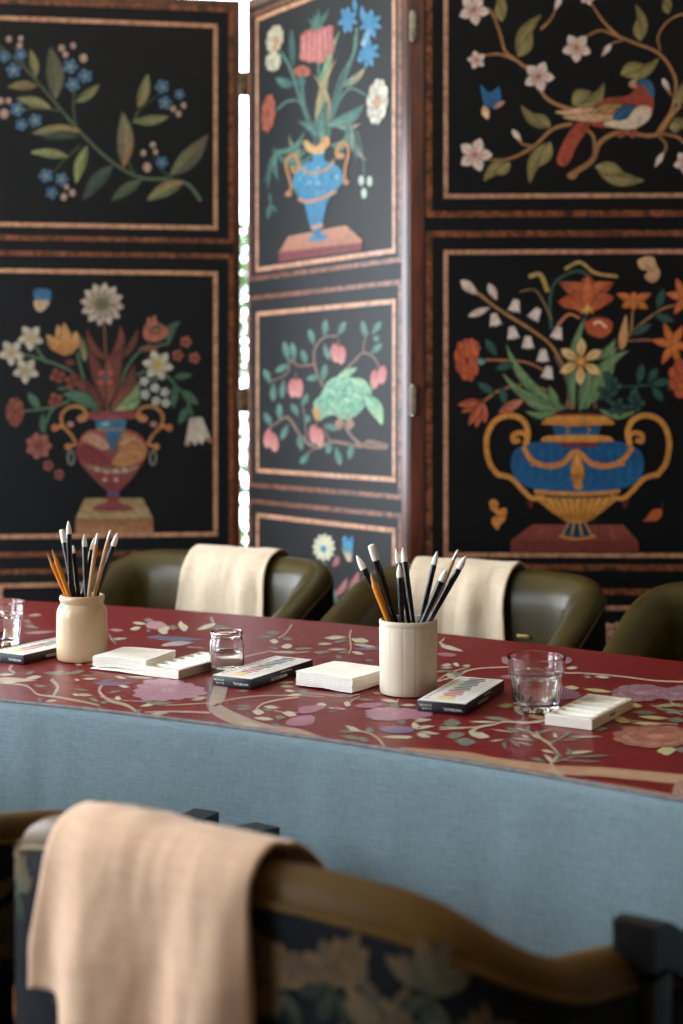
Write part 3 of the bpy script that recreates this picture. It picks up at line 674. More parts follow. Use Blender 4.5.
for a, b in ((95, 510), (135, 552), (160, 540), (85, 490), (115, 545)): A.leaf(150, 480, a, b, 30, '7a2a20', 'a84c2c', two='b8643c')
A.leaf(195, 510, 262, 475, 34, 'a04c34', 'b87050', two='8a3c2c', fat=.45); A.leaf(520, 345, 532, 250, 30, 'b8784c', 'c89868', fat=.35)
for q in ((420, 245, 355, 165, 52, .2), (430, 235, 430, 145, 60, 0), (435, 245, 500, 165, 52, -.2), (410, 245, 352, 215, 50, .2), (445, 240, 500, 205, 46, -.2)):
    A.leaf(*q[:5], 'a8481f', '9a4020', bend=q[5], two='b85c2c', fat=.6)
A.leaf(430, 240, 362, 168, 44, 'a84a22', 'b85c30', bend=.28); A.leaf(432, 240, 498, 166, 44, 'a84a22', 'b85c30', bend=-.28); A.blob([(395, 205), (430, 192), (466, 205), (472, 228), (430, 244), (388, 228)], 'a04420', 'b4582c'); A.leaf(430, 236, 430, 150, 46, 'b04e24', 'c06634')
for x in (412, 428, 445): A.leaf(430, 225, x, 250, 8, 'd0a040')
A.blob([(425, 270), (455, 258), (490, 265), (495, 290), (470, 312), (440, 305), (425, 290)], 'a03c20', 'b0502c'); A.stem([(445, 275), (462, 270), (480, 285)], 9, 6, 'dcb080')
A.flower(412, 375, 62, 6, 'd8a860', 'd0b078', 'a86828', .24, rot=-88, pw=.52, two='c89858'); A.ell(412, 375, 8, 8, 'd8a040')
for a, b in ((507, 195), (520, 232), (552, 190), (598, 195), (590, 235), (552, 240)): A.leaf(552, 213, a, b, 26, 'c06a28', 'b45c24')
for X, Y, K in ((655, 330, 1.15), (685, 205, 1.0)):
    for a, b in ((-48, -10), (-25, 45), (-20, -50), (25, -45), (40, 5), (15, 45)): A.leaf(X, Y, X + a * K, Y + b * K, 26, 'c86c28', 'b45824')
A.carnation(690, 420, 44, 52, 'b8542c', 'a84824'); A.carnation(690, 215, 20, 20, 'b8642c', 'c07434')
A.blob([(562, 108), (585, 97), (605, 100), (612, 118), (622, 140), (612, 162), (595, 165), (580, 150), (590, 135), (570, 130)], 'c09468', 'b0805c'); A.stem([(585, 120), (600, 135)], 3, 3, '704030')
# urn (own crop)
A.src(470, 400, 3.207)
A.poly([(130, 450), (200, 398), (490, 400), (540, 455), (540, 486), (130, 486)], '5a241c', '6c3024'); A.poly([(132, 452), (200, 400), (490, 400), (538, 452)], '823c30', '74342a')
for i in range(9): A.stem([(200 + 35 * i, 402), (180 + 40 * i, 445)], 3, 3, '8e4a3a' if i % 2 else '632a22')
A.stem([(285, 436), (340, 445), (400, 436)], 9, 9, 'b0742a'); A.poly([(312, 388), (372, 388), (398, 432), (345, 442), (288, 432)], '17294a', '1b3158')
for x0, x1 in ((318, 295), (335, 325), (350, 358), (366, 390)): A.stem([(x0, 392), ((x0 + x1) / 2, 410), (x1, 434)], 6, 6, 'b8802e')
A.blob([(215, 300), (465, 300), (440, 345), (400, 375), (370, 392), (315, 392), (285, 375), (245, 345)], 'b06a24', 'c07c2c')
for i in range(9):
    t = (i - 4) / 4; A.leaf(345 + t * 100, 308, 345 + t * 42, 388, 24, 'c8862c', 'b06a24', fat=.3)
A.stem([(205, 292), (345, 300), (480, 292)], 14, 14, 'c07c2c'); A.stem([(215, 306), (345, 312), (470, 306)], 7, 7, '3a3040')
A.blob([(250, 132), (190, 138), (145, 160), (130, 205), (145, 250), (185, 280), (250, 290), (345, 294), (440, 290), (505, 278), (545, 250), (558, 205), (545, 165), (500, 138), (440, 130), (345, 134)], '14467c', '16508a', 4)
for i in range(26):
    x = 150 + i * 15.6; h = 62 * math.sqrt(max(0.05, 1 - ((x - 345) / 215) ** 2)); A.stem([(x, 212 - h), (x + (x - 345) * .02, 212 + h)], 2.2, 2.2, '1d5f94' if i % 2 else '0f3a6a')
A.poly([(275, 134), (425, 134), (400, 150), (300, 150)], '6a2420')
A.stem([(170, 150), (200, 195), (255, 212), (300, 200), (340, 165), (390, 205), (440, 212), (490, 192), (520, 150)], 17, 17, 'c0782a', 'c0782a', 6)
for x in (205, 225, 245, 265, 285, 405, 425, 445, 465, 485): A.ell(x, 213 - abs(abs(x - 345) - 95) * .2, 12, 9, 'b86e26')
A.leaf(342, 160, 345, 285, 56, 'c8842e', 'b06a22', fat=.55); A.ell(345, 245, 24, 10, 'a05c1e'); A.ell(346, 275, 15, 12, 'c07c2a')
A.poly([(262, 80), (422, 80), (412, 112), (272, 112)], '16406e', '1a4c80')
for x in (310, 378): A.stem([(x - 4, 84), (x + 6, 96), (x - 4, 108)], 3, 3, 'b87a3a')
A.blob([(228, 132), (245, 116), (345, 112), (440, 116), (460, 132), (440, 134), (345, 136), (250, 134)], 'c8842c', 'b87026'); A.blob([(228, 76), (265, 50), (345, 44), (430, 50), (462, 76), (430, 80), (345, 84), (262, 80)], 'c8862c', 'b06a22'); A.stem([(262, 48), (345, 46), (430, 48)], 8, 8, '74301e')
for sgn, X in ((1, 0), (-1, 690)):
    f = lambda x, y: (X + sgn * x, y)
    A.stem([f(160, 128), f(140, 132), f(140, 112), f(165, 105), f(182, 120), f(176, 140)], 16, 16, 'c0782a', None, 6)
    A.stem([f(178, 145), f(185, 100), f(165, 62), f(120, 50), f(75, 72), f(52, 130), f(62, 200), f(90, 240)], 18, 17, 'c8842c', 'b8742a', 6)
    A.stem([f(85, 238), f(130, 250), f(170, 290), f(200, 315), f(240, 312)], 17, 14, 'b8742a', 'c8842c', 6)
    A.poly([f(178, 322), f(208, 322), f(194, 350)], '5a2018')
A.blob([(62, 325), (78, 318), (92, 332), (88, 352), (105, 345), (118, 352), (112, 385), (98, 398), (90, 416), (78, 408), (68, 385), (85, 366), (66, 350)], 'b86c28', 'c07a34'); A.stem([(66, 374), (118, 370)], 3, 3, '5a3014')
A.leaf(556, 388, 616, 350, 46, 'a8481f', 'b85c2c', two='8c3a1c', bend=.05, fat=.6); A.stem([(612, 356), (618, 330)], 4, 3, '6a3a20')
section('right', 426, 735, (430, 231), (430, 570), 443.5, 719, (450, 250), (450, 557), .016, .0115, 0, 'flower_urn_picture', A, 'blue and gold two-handled urn of orange flowers inlaid on black')
A = art_for('right', 1.0).src(480, 560, 3.365)
for x, y in ((425, 235), (455, 232), (430, 265)): A.flower(x, y, 26, 5, 'b07a6c', 'c09080', None, pw=.9)
A.stem([(440, 260), (470, 400), (430, 600)], 10, 12, '5a6a48'); A.flower(600, 330, 60, 6, 'b86040', 'c87a50', 'd0a050', .2)
section('right', 426, 735, (430, 588), (None, .13), 443.5, 719, (450, 605), (None, .2), .016, .0115, 0, 'flower_picture', A)
# hinges joining the panels, on the outer stiles
def hinge(x, y, z, rz, par, w=.007, mat='hinge'):
    o = box('hinge', -w, w, -.004, .004, -.036, .036, M[mat], par, .0015)
    bm = bmesh.new(); bmesh.ops.create_cone(bm, cap_ends=True, segments=16, radius1=.004, radius2=.004, depth=.078)
    bm2 = bmesh.new(); bm2.from_mesh(o.data)
    for q in (-.021, .0, .021):
        for sx in (-.007, .007): bm_box(bm2, sx - .002, sx + .002, -.006, -.003, q - .002, q + .002, .0008)
    bmesh.ops.recalc_face_normals(bm2, faces=bm2.faces); bm2.to_mesh(o.data); bm2.free()
    me = bpy.data.meshes.new('k'); bm.to_mesh(me); bm.free()
    bm3 = bmesh.new(); bm3.from_mesh(o.data); bm3.from_mesh(me); bm3.to_mesh(o.data); bm3.free(); bpy.data.meshes.remove(me)
    o.location = (x + .3, y - 4.2, z); o.rotation_euler = (0, 0, rz)
for z in (PLs['left'].uz(240, 84)[1], PLs['left'].uz(240, 400)[1], .35):
    hinge(-.294, 4.297, z, 0, panels['left'], .019, 'hinge_dark')
for z in (PLs['right'].uz(415, 27)[1], PLs['right'].uz(415, 400)[1], .35):
    hinge(.184, 3.672, z, 0, panels['right'])
# ------------------------------------------------------------------ table linen
def near_y(x):
    if x < -.463: return 1.93 + (-.52) * (x + .463)
    if x > .346: return 1.44 + (-.70) * (x - .346)
    return 1.69 - .635 * x - .2526 * x * x
def far_y(x):
    if x < -.70: return 2.92 + (-.35) * (x + .70)
    if x > .531: return 2.213 + (-.66) * (x - .531)
    return 2.6 - .6115 * x - .2207 * x * x
NX = 60
X0, X1 = -1.55, 1.25
near = [(X0 + (X1 - X0) * i / NX, near_y(X0 + (X1 - X0) * i / NX)) for i in range(NX + 1)]
far = [(x + .38, far_y(x + .38)) for x, _ in near]
TZ = .7500
def table_pt(px, py, lift):
    Y = (CZ - TZ) * FPX / (py - HY)
    X = (px - CX) * Y / FPX
    Y = max(Y, near_y(X) + .004)            # nothing is printed beyond the near edge
    return Vector((X, Y, TZ + .0006 + lift))
ROWS = 14
def grid_top(z, thick):
    v, f = [], []
    for j in range(ROWS + 1):
        t = j / ROWS
        for i in range(NX + 1):
            a, b = near[i], far[i]
            v.append((a[0] + (b[0] - a[0]) * t, a[1] + (b[1] - a[1]) * t, z))
    n = (ROWS + 1) * (NX + 1)
    v += [(x, y, z - thick) for x, y, _ in v[:n]]
    W = NX + 1
    for j in range(ROWS):
        for i in range(NX):
            a = j * W + i
            f.append((a, a + 1, a + W + 1, a + W)); f.append((n + a, n + a + W, n + a + W + 1, n + a + 1))
    rim = [i for i in range(W)] + [j * W + NX for j in range(1, ROWS + 1)] + [ROWS * W + i for i in range(NX - 1, -1, -1)] + [j * W for j in range(ROWS - 1, 0, -1)]
    for k in range(len(rim)):
        a, b = rim[k], rim[(k + 1) % len(rim)]
        f.append((b, a, n + a, n + b))
    return v, f, rim

# pattern printed on the red cloth
A = Art(table_pt, base=0, step=1.2e-6); A.pw = 1.15; A.ws = .84
PK, PK2, CR, CR2, GG, GG2, TN = 'b07880', 'a06a76', 'c6bca4', 'b2a890', '79796c', '868274', 'b4958a'
def lf(x0, y0, x1, y1, w, c=CR, c2=None, b=0, two=None): A.leaf(x0, y0, x1, y1, w, c, c2, bend=b, two=two, fat=.5)
def blossom(cx, cy, rx, ry, c='b28494', c2='a87888', c3='9c6c7e'):
    # broad open blossom: scalloped outline, faint streaks towards the rim
    n = 13; P = []
    for i in range(n * 6):
        a = 2 * PI * i / (n * 6); k = .86 + .14 * abs(math.sin(n * a / 2)) + .10 * math.sin(3 * a + cx)
        P.append((cx + rx * k * math.cos(a), cy + ry * k * math.sin(a)))
    A.poly(P, c, c2)
    for i in range(n):
        a = 2 * PI * (i + .0) / n
        A.strip([(cx + rx * f_ * math.cos(a + .05 * math.sin(f_ * 6)), cy + ry * f_ * math.sin(a)) for f_ in (.25, .5, .72, .86)], [rx * .01, rx * .016, rx * .012, rx * .004], c3)
    for i in range(6):
        a = 2 * PI * i / 6; A.ell(cx + rx * .12 * math.cos(a), cy + ry * .12 * math.sin(a), rx * .03, ry * .05, 'c8a890')
# crop 1: left end
A.src(0, 600, 4.018)
A.stem([(-40, 330), (100, 345), (150, 380), (220, 390), (330, 410), (400, 425)], 8, 8, 'a89080'); A.stem([(205, 320), (232, 350), (215, 385)], 14, 10, 'a8988c'); A.stem([(50, 262), (38, 280), (60, 295)], 10, 8, 'a8988c'); A.stem([(410, 340), (400, 370), (440, 405), (520, 430), (570, 475)], 12, 12, 'b49a88')
A.stem([(260, 300), (280, 290)], 4, 4, GG); A.stem([(90, 80), (130, 100)], 4, 4, GG2); A.stem([(400, 390), (500, 405), (640, 412)], 3, 3, TN)
A.leaf(-60, 320, 150, 325, 24, 'b89888', 'c0b498'); 
for q in ((100, 318, 170, 308, 18, CR), (130, 345, 190, 350, 12, GG), (70, 330, 5, 335, 14, CR), (60, 300, -10, 302, 12, CR), (100, 300, 140, 288, 16, GG), (170, 295, 265, 298, 16, GG), (265, 300, 345, 285, 16, GG), (210, 292, 258, 288, 10, GG), (320, 325, 298, 320, 10, CR), (330, 318, 390, 318, 10, CR), (320, 305, 375, 306, 8, GG), (320, 385, 290, 380, 12, CR), (300, 382, 375, 385, 14, CR2),
          (400, 410, 355, 395, 18, GG), (385, 440, 310, 432, 12, CR), (395, 430, 410, 450, 22, GG), (400, 415, 440, 410, 16, GG), (430, 375, 490, 365, 12, GG), (460, 395, 488, 398, 22, CR), (475, 345, 520, 352, 14, CR), (460, 308, 510, 318, 12, CR), (170, 410, 150, 395, 20, GG), (180, 410, 232, 405, 14, CR2), (175, 415, 200, 430, 14, GG),
          (560, 430, 640, 415, 14, CR), (580, 410, 660, 425, 16, GG), (570, 440, 540, 455, 12, GG), (600, 460, 680, 455, 14, CR2), (110, 65, 170, 60, 12, 'a8988c'), (90, 105, 160, 112, 12, GG2), (100, 80, 125, 90, 10, GG2), (90, 135, 230, 128, 14, 'a08880'), (300, 258, 330, 262, 14, CR), (350, 258, 400, 258, 16, CR2), (440, 160, 515, 155, 12, CR2), (430, 130, 470, 185, 14, GG),
          (520, 120, 568, 112, 18, CR), (530, 92, 590, 98, 14, CR), (575, 80, 620, 85, 22, GG), (632, 125, 690, 110, 26, CR), (585, 120, 605, 128, 16, GG), (435, 120, 500, 125, 16, PK), (645, 185, 700, 178, 14, 'c0a898'), (360, 365, 290, 360, 8, GG), (500, 310, 620, 316, 12, CR2)):
    lf(*q)
A.blob([(585, 100), (610, 88), (650, 90), (668, 105), (640, 118), (600, 115)], 'b08890', 'b89098'); A.leaf(590, 150, 740, 160, 22, '6c6078', '8a8090'); A.leaf(360, 335, 545, 332, 18, '6a5a74', '7c6a80', bend=.03); A.leaf(400, 330, 460, 322, 14, '6a5a74')
pass
# crop 2
A.src(150, 610, 4.018)
blossom(70, 325, 150, 46); A.leaf(-10, 60, 60, 62, 34, 'b08890', 'b89098')
A.stem([(285, 300), (275, 345), (255, 385), (300, 420), (380, 455), (480, 485), (600, 500), (760, 560)], 60, 34, 'a08c80', 'b0907c'); A.stem([(-20, 412), (100, 410), (240, 415)], 5, 8, TN, 'b8a088'); A.stem([(245, 300), (232, 375), (235, 400)], 12, 8, '6c6268')
A.stem([(60, 385), (240, 375), (400, 350), (560, 345), (700, 350)], 4, 4, 'b89a7c'); A.stem([(420, 410), (450, 380), (520, 362), (600, 352)], 7, 5, 'c0a488'); A.stem([(470, 400), (560, 415), (680, 400)], 4, 4, TN); A.stem([(570, 60), (545, 95), (515, 115)], 7, 5, 'b89a7c'); A.stem([(380, 190), (420, 180), (470, 170)], 7, 5, 'b89a7c'); A.stem([(470, 165), (560, 175), (640, 168)], 4, 4, TN); A.stem([(245, 30), (255, 60), (240, 70)], 14, 6, 'a8988c'); A.stem([(150, 150), (215, 155)], 6, 6, 'a89080')
A.leaf(-20, 112, 235, 122, 22, '6c6078', '5c6478'); A.leaf(50, 140, 180, 132, 24, 'c0b0a8', '9a90a0')
for q in ((185, 82, 270, 55, 22, CR), (118, 75, 155, 70, 36, CR), (125, 45, 122, 76, 26, CR), (75, 72, 112, 72, 24, GG), (32, 85, 75, 92, 26, CR), (260, 65, 330, 85, 30, GG), (245, 85, 290, 62, 18, GG), (465, 92, 525, 94, 20, GG), (430, 110, 500, 108, 12, GG), (480, 125, 518, 130, 22, CR), (530, 115, 575, 120, 16, GG), (525, 150, 575, 145, 24, CR), (575, 158, 655, 157, 12, GG), (475, 150, 520, 158, 12, GG), (490, 172, 590, 170, 12, CR2),
          (655, 170, 700, 175, 12, CR2), (510, 295, 580, 292, 12, 'b0a060'), (520, 308, 580, 310, 12, CR2), (540, 325, 585, 330, 14, CR), (548, 345, 612, 342, 14, CR), (605, 325, 635, 332, 16, GG), (345, 330, 400, 325, 12, GG), (340, 400, 410, 398, 12, GG), (350, 388, 410, 388, 8, GG), (410, 410, 460, 415, 28, CR), (455, 390, 520, 395, 16, CR), (415, 436, 500, 442, 16, CR), (500, 432, 545, 436, 22, GG), (530, 415, 592, 425, 26, CR), (480, 465, 525, 466, 16, GG), (360, 455, 445, 470, 22, CR2), (500, 405, 450, 402, 14, GG),
          (165, 365, 230, 352, 18, CR2), (0, 378, 100, 375, 12, GG), (0, 430, 60, 432, 16, CR2)):
    lf(*q)
A.blob([(545, 455), (580, 432), (650, 428), (660, 455), (620, 468), (570, 468)], 'a86a74', 'b07a80'); A.blob([(590, 400), (630, 388), (690, 390), (700, 400), (640, 408)], 'a86a74'); A.blob([(410, 485), (470, 475), (520, 490), (480, 502), (420, 500)], 'a8707c')
# crop 3
A.src(300, 620, 4.018)
A.stem([(205, 40), (200, 70), (205, 110), (195, 140)], 9, 5, 'b89a7c'); A.stem([(580, 75), (560, 95)], 6, 5, CR); A.stem([(545, 250), (600, 215), (680, 190)], 5, 5, 'b89a7c')
A.stem([(340, 515), (315, 480), (270, 455), (200, 445)], 11, 5, 'b89a84'); A.stem([(0, 300), (60, 298), (170, 310), (240, 300)], 5, 5, 'a8907c'); A.stem([(240, 310), (210, 325), (190, 345)], 5, 4, TN); A.stem([(380, 350), (395, 320)], 4, 4, CR); A.stem([(560, 442), (700, 434)], 5, 6, 'c0a890')
for q in ((95, 75, 185, 70, 18, CR), (215, 80, 280, 88, 22, CR), (205, 75, 240, 92, 16, CR), (130, 92, 195, 82, 14, GG), (70, 98, 130, 98, 14, CR2), (210, 98, 310, 112, 16, CR2), (105, 120, 190, 120, 12, CR2), (130, 130, 50, 130, 12, GG), (150, 135, 200, 128, 10, GG), (205, 130, 260, 140, 16, CR), (140, 145, 170, 155, 20, GG), (260, 162, 300, 168, 12, GG), (0, 115, 50, 118, 10, GG), (565, 100, 655, 130, 18, CR), (585, 220, 630, 240, 20, CR), (615, 175, 642, 188, 18, CR), (565, 185, 612, 182, 16, CR2), (560, 205, 650, 215, 10, GG),
          (600, 215, 655, 228, 10, GG), (645, 210, 700, 200, 12, GG), (180, 425, 250, 450, 20, CR, None, .05), (145, 450, 240, 452, 12, GG), (160, 470, 250, 480, 20, GG), (230, 478, 280, 490, 26, GG), (160, 492, 250, 498, 12, CR2), (262, 440, 300, 450, 26, GG), (325, 472, 460, 475, 14, CR), (295, 400, 340, 405, 14, GG), (385, 408, 430, 415, 18, GG), (450, 435, 480, 425, 26, CR), (470, 432, 545, 430, 12, CR), (480, 450, 560, 462, 12, CR), (465, 462, 525, 475, 16, CR), (455, 410, 530, 402, 14, CR),
          (325, 322, 395, 332, 16, CR), (360, 340, 400, 355, 30, GG), (65, 340, 110, 345, 18, CR), (110, 355, 190, 362, 12, CR), (110, 368, 150, 372, 10, GG), (175, 335, 205, 345, 26, CR), (140, 300, 215, 312, 14, GG), (230, 320, 300, 325, 14, GG), (290, 295, 330, 300, 10, CR2), (-5, 290, 30, 300, 30, GG), (580, 410, 650, 418, 30, GG), (585, 470, 660, 465, 34, GG), (625, 488, 700, 495, 34, GG), (675, 450, 720, 470, 26, CR), (500, 395, 440, 400, 10, CR), (90, 350, 60, 352, 12, GG)):
    lf(*q)
blossom(385, 380, 140, 27); A.blob([(320, 440), (360, 430), (430, 432), (460, 445), (420, 458), (350, 455)], '8a6a88', '70608a')
A.blob([(0, 358), (60, 345), (100, 352), (60, 372), (0, 378)], 'a86c80'); A.blob([(-40, 400), (30, 385), (60, 395), (40, 420), (-40, 428)], 'b0788a', 'a06478'); A.blob([(225, 345), (280, 335), (330, 340), (300, 355), (240, 355)], 'a87080'); A.leaf(215, 118, 330, 120, 14, '6a5a80', '7a6c88'); A.blob([(550, 140), (590, 133), (630, 142), (590, 150)], 'a87080'); A.blob([(170, 365), (130, 360), (150, 350)], 'a87080')
# crop 4
A.src(400, 640, 4.553)
A.stem([(180, 400), (330, 402), (420, 390), (480, 375), (580, 380), (690, 365)], 6, 10, 'c0a890', 'c8b498'); A.stem([(320, 425), (360, 400), (430, 388)], 16, 8, 'c0b498'); A.stem([(160, 195), (260, 165), (340, 135), (500, 125)], 7, 6, 'c0a490')
A.stem([(620, 420), (640, 450), (690, 480)], 12, 12, 'b8a484'); A.stem([(530, 405), (600, 425), (640, 450)], 5, 6, CR2)
for q in ((190, 385, 280, 383, 32, GG), (205, 442, 300, 432, 32, GG), (245, 465, 350, 470, 44, GG), (315, 430, 412, 445, 34, CR), (310, 375, 450, 378, 12, CR), (375, 355, 510, 368, 22, GG2), (400, 466, 480, 455, 10, CR2), (470, 465, 480, 500, 22, GG), (495, 455, 550, 490, 20, GG), (500, 450, 620, 460, 10, CR2), (520, 465, 610, 485, 8, CR2), (410, 410, 530, 425, 8, CR2), (570, 420, 590, 395, 18, GG), (480, 400, 540, 425, 20, GG), (625, 430, 690, 410, 14, GG), (590, 430, 640, 455, 10, CR), (640, 505, 700, 515, 14, CR), (655, 525, 700, 560, 20, CR),
          (585, 540, 670, 560, 18, GG), (490, 575, 520, 550, 30, CR), (300, 545, 430, 575, 26, CR2), (235, 545, 300, 560, 12, CR2), (180, 15, 215, 45, 22, CR), (200, 38, 290, 52, 16, CR), (210, 160, 260, 172, 22, CR), (240, 110, 270, 118, 20, CR), (185, 130, 245, 128, 10, CR2), (280, 122, 325, 118, 12, CR2), (165, 145, 215, 145, 16, GG), (220, 150, 290, 160, 10, GG), (230, 165, 300, 170, 8, GG), (0, 300, 75, 300, 14, CR), (75, 365, 145, 368, 12, CR), (0, 375, 25, 380, 24, GG), (440, 305, 520, 300, 26, 'a08c58'), (520, 325, 570, 345, 18, CR2), (-5, 448, 60, 446, 16, CR),
          (50, 395, 80, 385, 28, CR), (70, 412, 150, 395, 12, CR), (75, 425, 140, 445, 16, CR), (110, 425, 185, 432, 10, CR)):
    lf(*q)
A.blob([(462, 85), (480, 80), (500, 95), (500, 112), (470, 110)], 'a87884'); A.blob([(455, 170), (500, 162), (500, 180)], 'a86c7c'); A.blob([(190, 70), (225, 62), (260, 72), (225, 80)], 'a86c7c'); A.blob([(0, 335), (60, 325), (120, 330), (150, 345), (90, 360), (0, 362)], 'b0788a', 'a86e82')
A.stem([(0, 505), (120, 515), (300, 530), (420, 555), (520, 570), (683, 590)], 26, 40, 'b08870', 'c0967c'); A.stem([(280, 545), (480, 590), (683, 640)], 10, 14, 'a08068'); A.stem([(200, 520), (280, 545), (400, 560)], 6, 8, '90a070')
# crop 5: right end
A.src(530, 640, 4.464)
A.stem([(0, 575), (120, 585), (300, 592), (450, 605), (690, 628)], 38, 44, 'b88a6e', 'c0967c'); A.stem([(0, 600), (170, 625), (400, 660), (690, 712)], 12, 18, 'b08870'); A.stem([(250, 590), (450, 600)], 6, 4, 'd0a898'); A.stem([(160, 630), (120, 595), (95, 560), (100, 545), (125, 515), (85, 470), (20, 425)], 20, 5, 'c0ae90', 'b8a084'); A.stem([(85, 465), (140, 440), (160, 425)], 5, 3, CR2); A.stem([(100, 550), (160, 535), (210, 520)], 5, 3, CR2)
A.stem([(150, 150), (240, 152), (400, 165), (560, 185), (690, 190)], 8, 8, 'b8958a', 'c0a090'); A.stem([(620, 270), (650, 295), (690, 300)], 10, 5, 'a8987c'); A.stem([(440, 360), (520, 372), (660, 380)], 4, 4, CR2); A.stem([(540, 295), (620, 320), (690, 340)], 4, 4, CR2)
for q in ((160, 130, 215, 126, 16, CR), (238, 165, 275, 170, 22, GG), (285, 165, 358, 172, 16, CR), (145, 215, 222, 218, 24, 'c0b888'), (238, 222, 368, 236, 20, 'b4ac78'), (435, 290, 505, 300, 24, 'b4a868'), (450, 325, 570, 330, 24, GG), (365, 350, 450, 370, 34, 'b8a060'), (480, 345, 620, 355, 20, 'c8bc94'), (450, 375, 600, 378, 18, 'c8bc94'), (545, 300, 690, 290, 18, 'a8a070'), (560, 310, 690, 325, 16, GG), (610, 360, 700, 362, 28, GG), (640, 215, 700, 215, 26, GG), (600, 330, 690, 322, 16, GG2), (390, 395, 530, 395, 14, GG2),
          (265, 400, 350, 400, 24, GG), (170, 388, 265, 392, 14, 'b4b090'), (0, 370, 60, 368, 14, CR), (0, 440, -40, 430, 12, CR), (175, 438, 325, 435, 10, 'c0a898'), (130, 452, 230, 448, 8, GG), (45, 495, 115, 510, 12, CR), (150, 512, 285, 500, 16, CR), (180, 525, 370, 520, 10, GG), (130, 540, 330, 548, 8, GG2), (165, 485, 190, 520, 22, GG), (65, 515, 100, 550, 20, CR), (110, 505, 145, 530, 20, GG), (105, 420, 120, 442, 22, CR), (150, 435, 180, 412, 18, GG), (30, 415, 110, 402, 10, GG), (0, 530, 70, 548, 18, GG), (60, 590, 125, 585, 14, 'c8b090'), (565, 500, 655, 495, 50, 'c0b888'), (650, 490, 700, 500, 30, GG), (580, 402, 650, 395, 22, 'a89468')):
    lf(*q)
A.blob([(30, 340), (60, 345), (55, 360), (0, 350), (0, 335)], 'b08870')
def peony(cx, cy, rx, ry, c, c2, c3):
    for ring, (f, n) in enumerate(((1, 11), (.7, 9), (.4, 6))):
        for i in range(n):
            a = 2 * PI * (i + .5 * ring) / n
            A.ell(cx + rx * f * .72 * math.cos(a), cy + ry * f * .72 * math.sin(a), rx * .33, ry * .38, tuple(q * .62 for q in lin(c2)[:3]) + (1,), None, n=12); A.ell(cx + rx * f * .72 * math.cos(a), cy + ry * f * .72 * math.sin(a), rx * .30, ry * .34, c if (i + ring) % 2 else c2, c3 if ring == 1 else None, n=12)
    A.ell(cx, cy, rx * .22, ry * .2, c3)
peony(490, 240, 125, 38, 'a07480', '8c6270', 'b48c94'); peony(650, 245, 80, 30, 'a07480', '90667a', 'b48c94'); peony(560, 435, 190, 48, 'b0705c', 'a06458', 'c08c78'); blossom(100, 245, 135, 30, '8e6076', '7e5266', '6a4054'); peony(165, 95, 22, 14, 'a07480', '90667a', 'b48c94')
peony(680, 680, 45, 40, 'b48a84', 'a07470', 'c4a090')
# the print carries on beyond the frame on both sides
A.src(0, 0, 1.0); A.f = lambda x, y, l: Vector((x, y, TZ + .0006 + l))
rp = random.Random(21)
for tx_ in (-1.32, -1.14, -.97, -.82, .72, .88, 1.05, 1.2):
    for fr in (.22, .5, .78):
        cx_ = tx_ + .25 * fr; y0_, y1_ = near_y(cx_), far_y(cx_); cy_ = y0_ + (y1_ - y0_) * fr
        if abs(cx_ / cy_) < .31: continue
        a0 = rp.uniform(0, 6.28); P_ = [(cx_ + (s_ - .5) * .2 * math.cos(a0) + .02 * math.sin(s_ * 5), cy_ + (s_ - .5) * .2 * math.sin(a0)) for s_ in (0, .33, .66, 1)]
        A.stem(P_, .006, .003, TN)
        for s_ in range(9):
            q = P_[min(3, s_ // 2)]; b_ = a0 + rp.choice((-1, 1)) * rp.uniform(.5, 1.2); x_, y_ = q[0] + rp.uniform(-.02, .02), q[1] + rp.uniform(-.02, .02); L_ = rp.uniform(.03, .05)
            A.leaf(x_, y_, x_ + L_ * math.cos(b_), y_ + L_ * math.sin(b_), .016, rp.choice((CR, GG, CR2)))
        if rp.random() < .5: blossom(P_[3][0], P_[3][1], .045, .04)
v, f, rim = grid_top(TZ + .0004, .0026)
k = len(v)
cloth = mesh_obj('floral_tablecloth', v + A.v, f + [tuple(i + k for i in g) for g in A.fc], [M['red'], M['print']], None, smooth=False,
                 mi=[0] * len(f) + [1] * len(A.fc), cols=[(1, 1, 1, 1)] * k + A.c)
tag(cloth, 'dark red tablecloth printed with pale leaves and pink blossoms, spread over the blue linen', 'tablecloth')
# narrow grey strip wrapped along the near edge
def offset_edge(dn, z):
    out = []
    for i, (x, y) in enumerate(near):
        a = near[max(0, i - 1)]; b = near[min(NX, i + 1)]
        dx, dy = b[0] - a[0], b[1] - a[1]; l = math.hypot(dx, dy)
        out.append((x + dy / l * dn, y - dx / l * dn, z))
    return out
e = [offset_edge(d, z) for d, z in ((-.003, TZ + .0010), (.001, TZ + .0008), (.0022, TZ - .0008), (.0016, TZ - .003))]
vv = [p for r in e for p in r]; W = NX + 1
mesh_obj('cloth_edge', vv, [(r * W + i, r * W + i + 1, (r + 1) * W + i + 1, (r + 1) * W + i) for r in range(3) for i in range(NX)],
         noisy('grey_strip', lin('6a6468'), lin('857d80'), 60, .7, .2), cloth)['label'] = 'thin grey strip along the near edge'

# blue linen underneath, falling to the floor all round
v0, f0, rim = grid_top(TZ - .0028, .001)
v, f = list(v0), list(f0)
loop = [v0[i] for i in rim]; R = len(loop)
cxm = sum(p[0] for p in loop) / R; cym = sum(p[1] for p in loop) / R
nrm = []
for i in range(R):
    a, b = loop[i - 1], loop[(i + 1) % R]
    d = Vector((b[0] - a[0], b[1] - a[1])).normalized(); nrm.append(Vector((d.y, -d.x)))
arc = [0]
for i in range(1, R): arc.append(arc[-1] + math.hypot(loop[i][0] - loop[i - 1][0], loop[i][1] - loop[i - 1][1]))
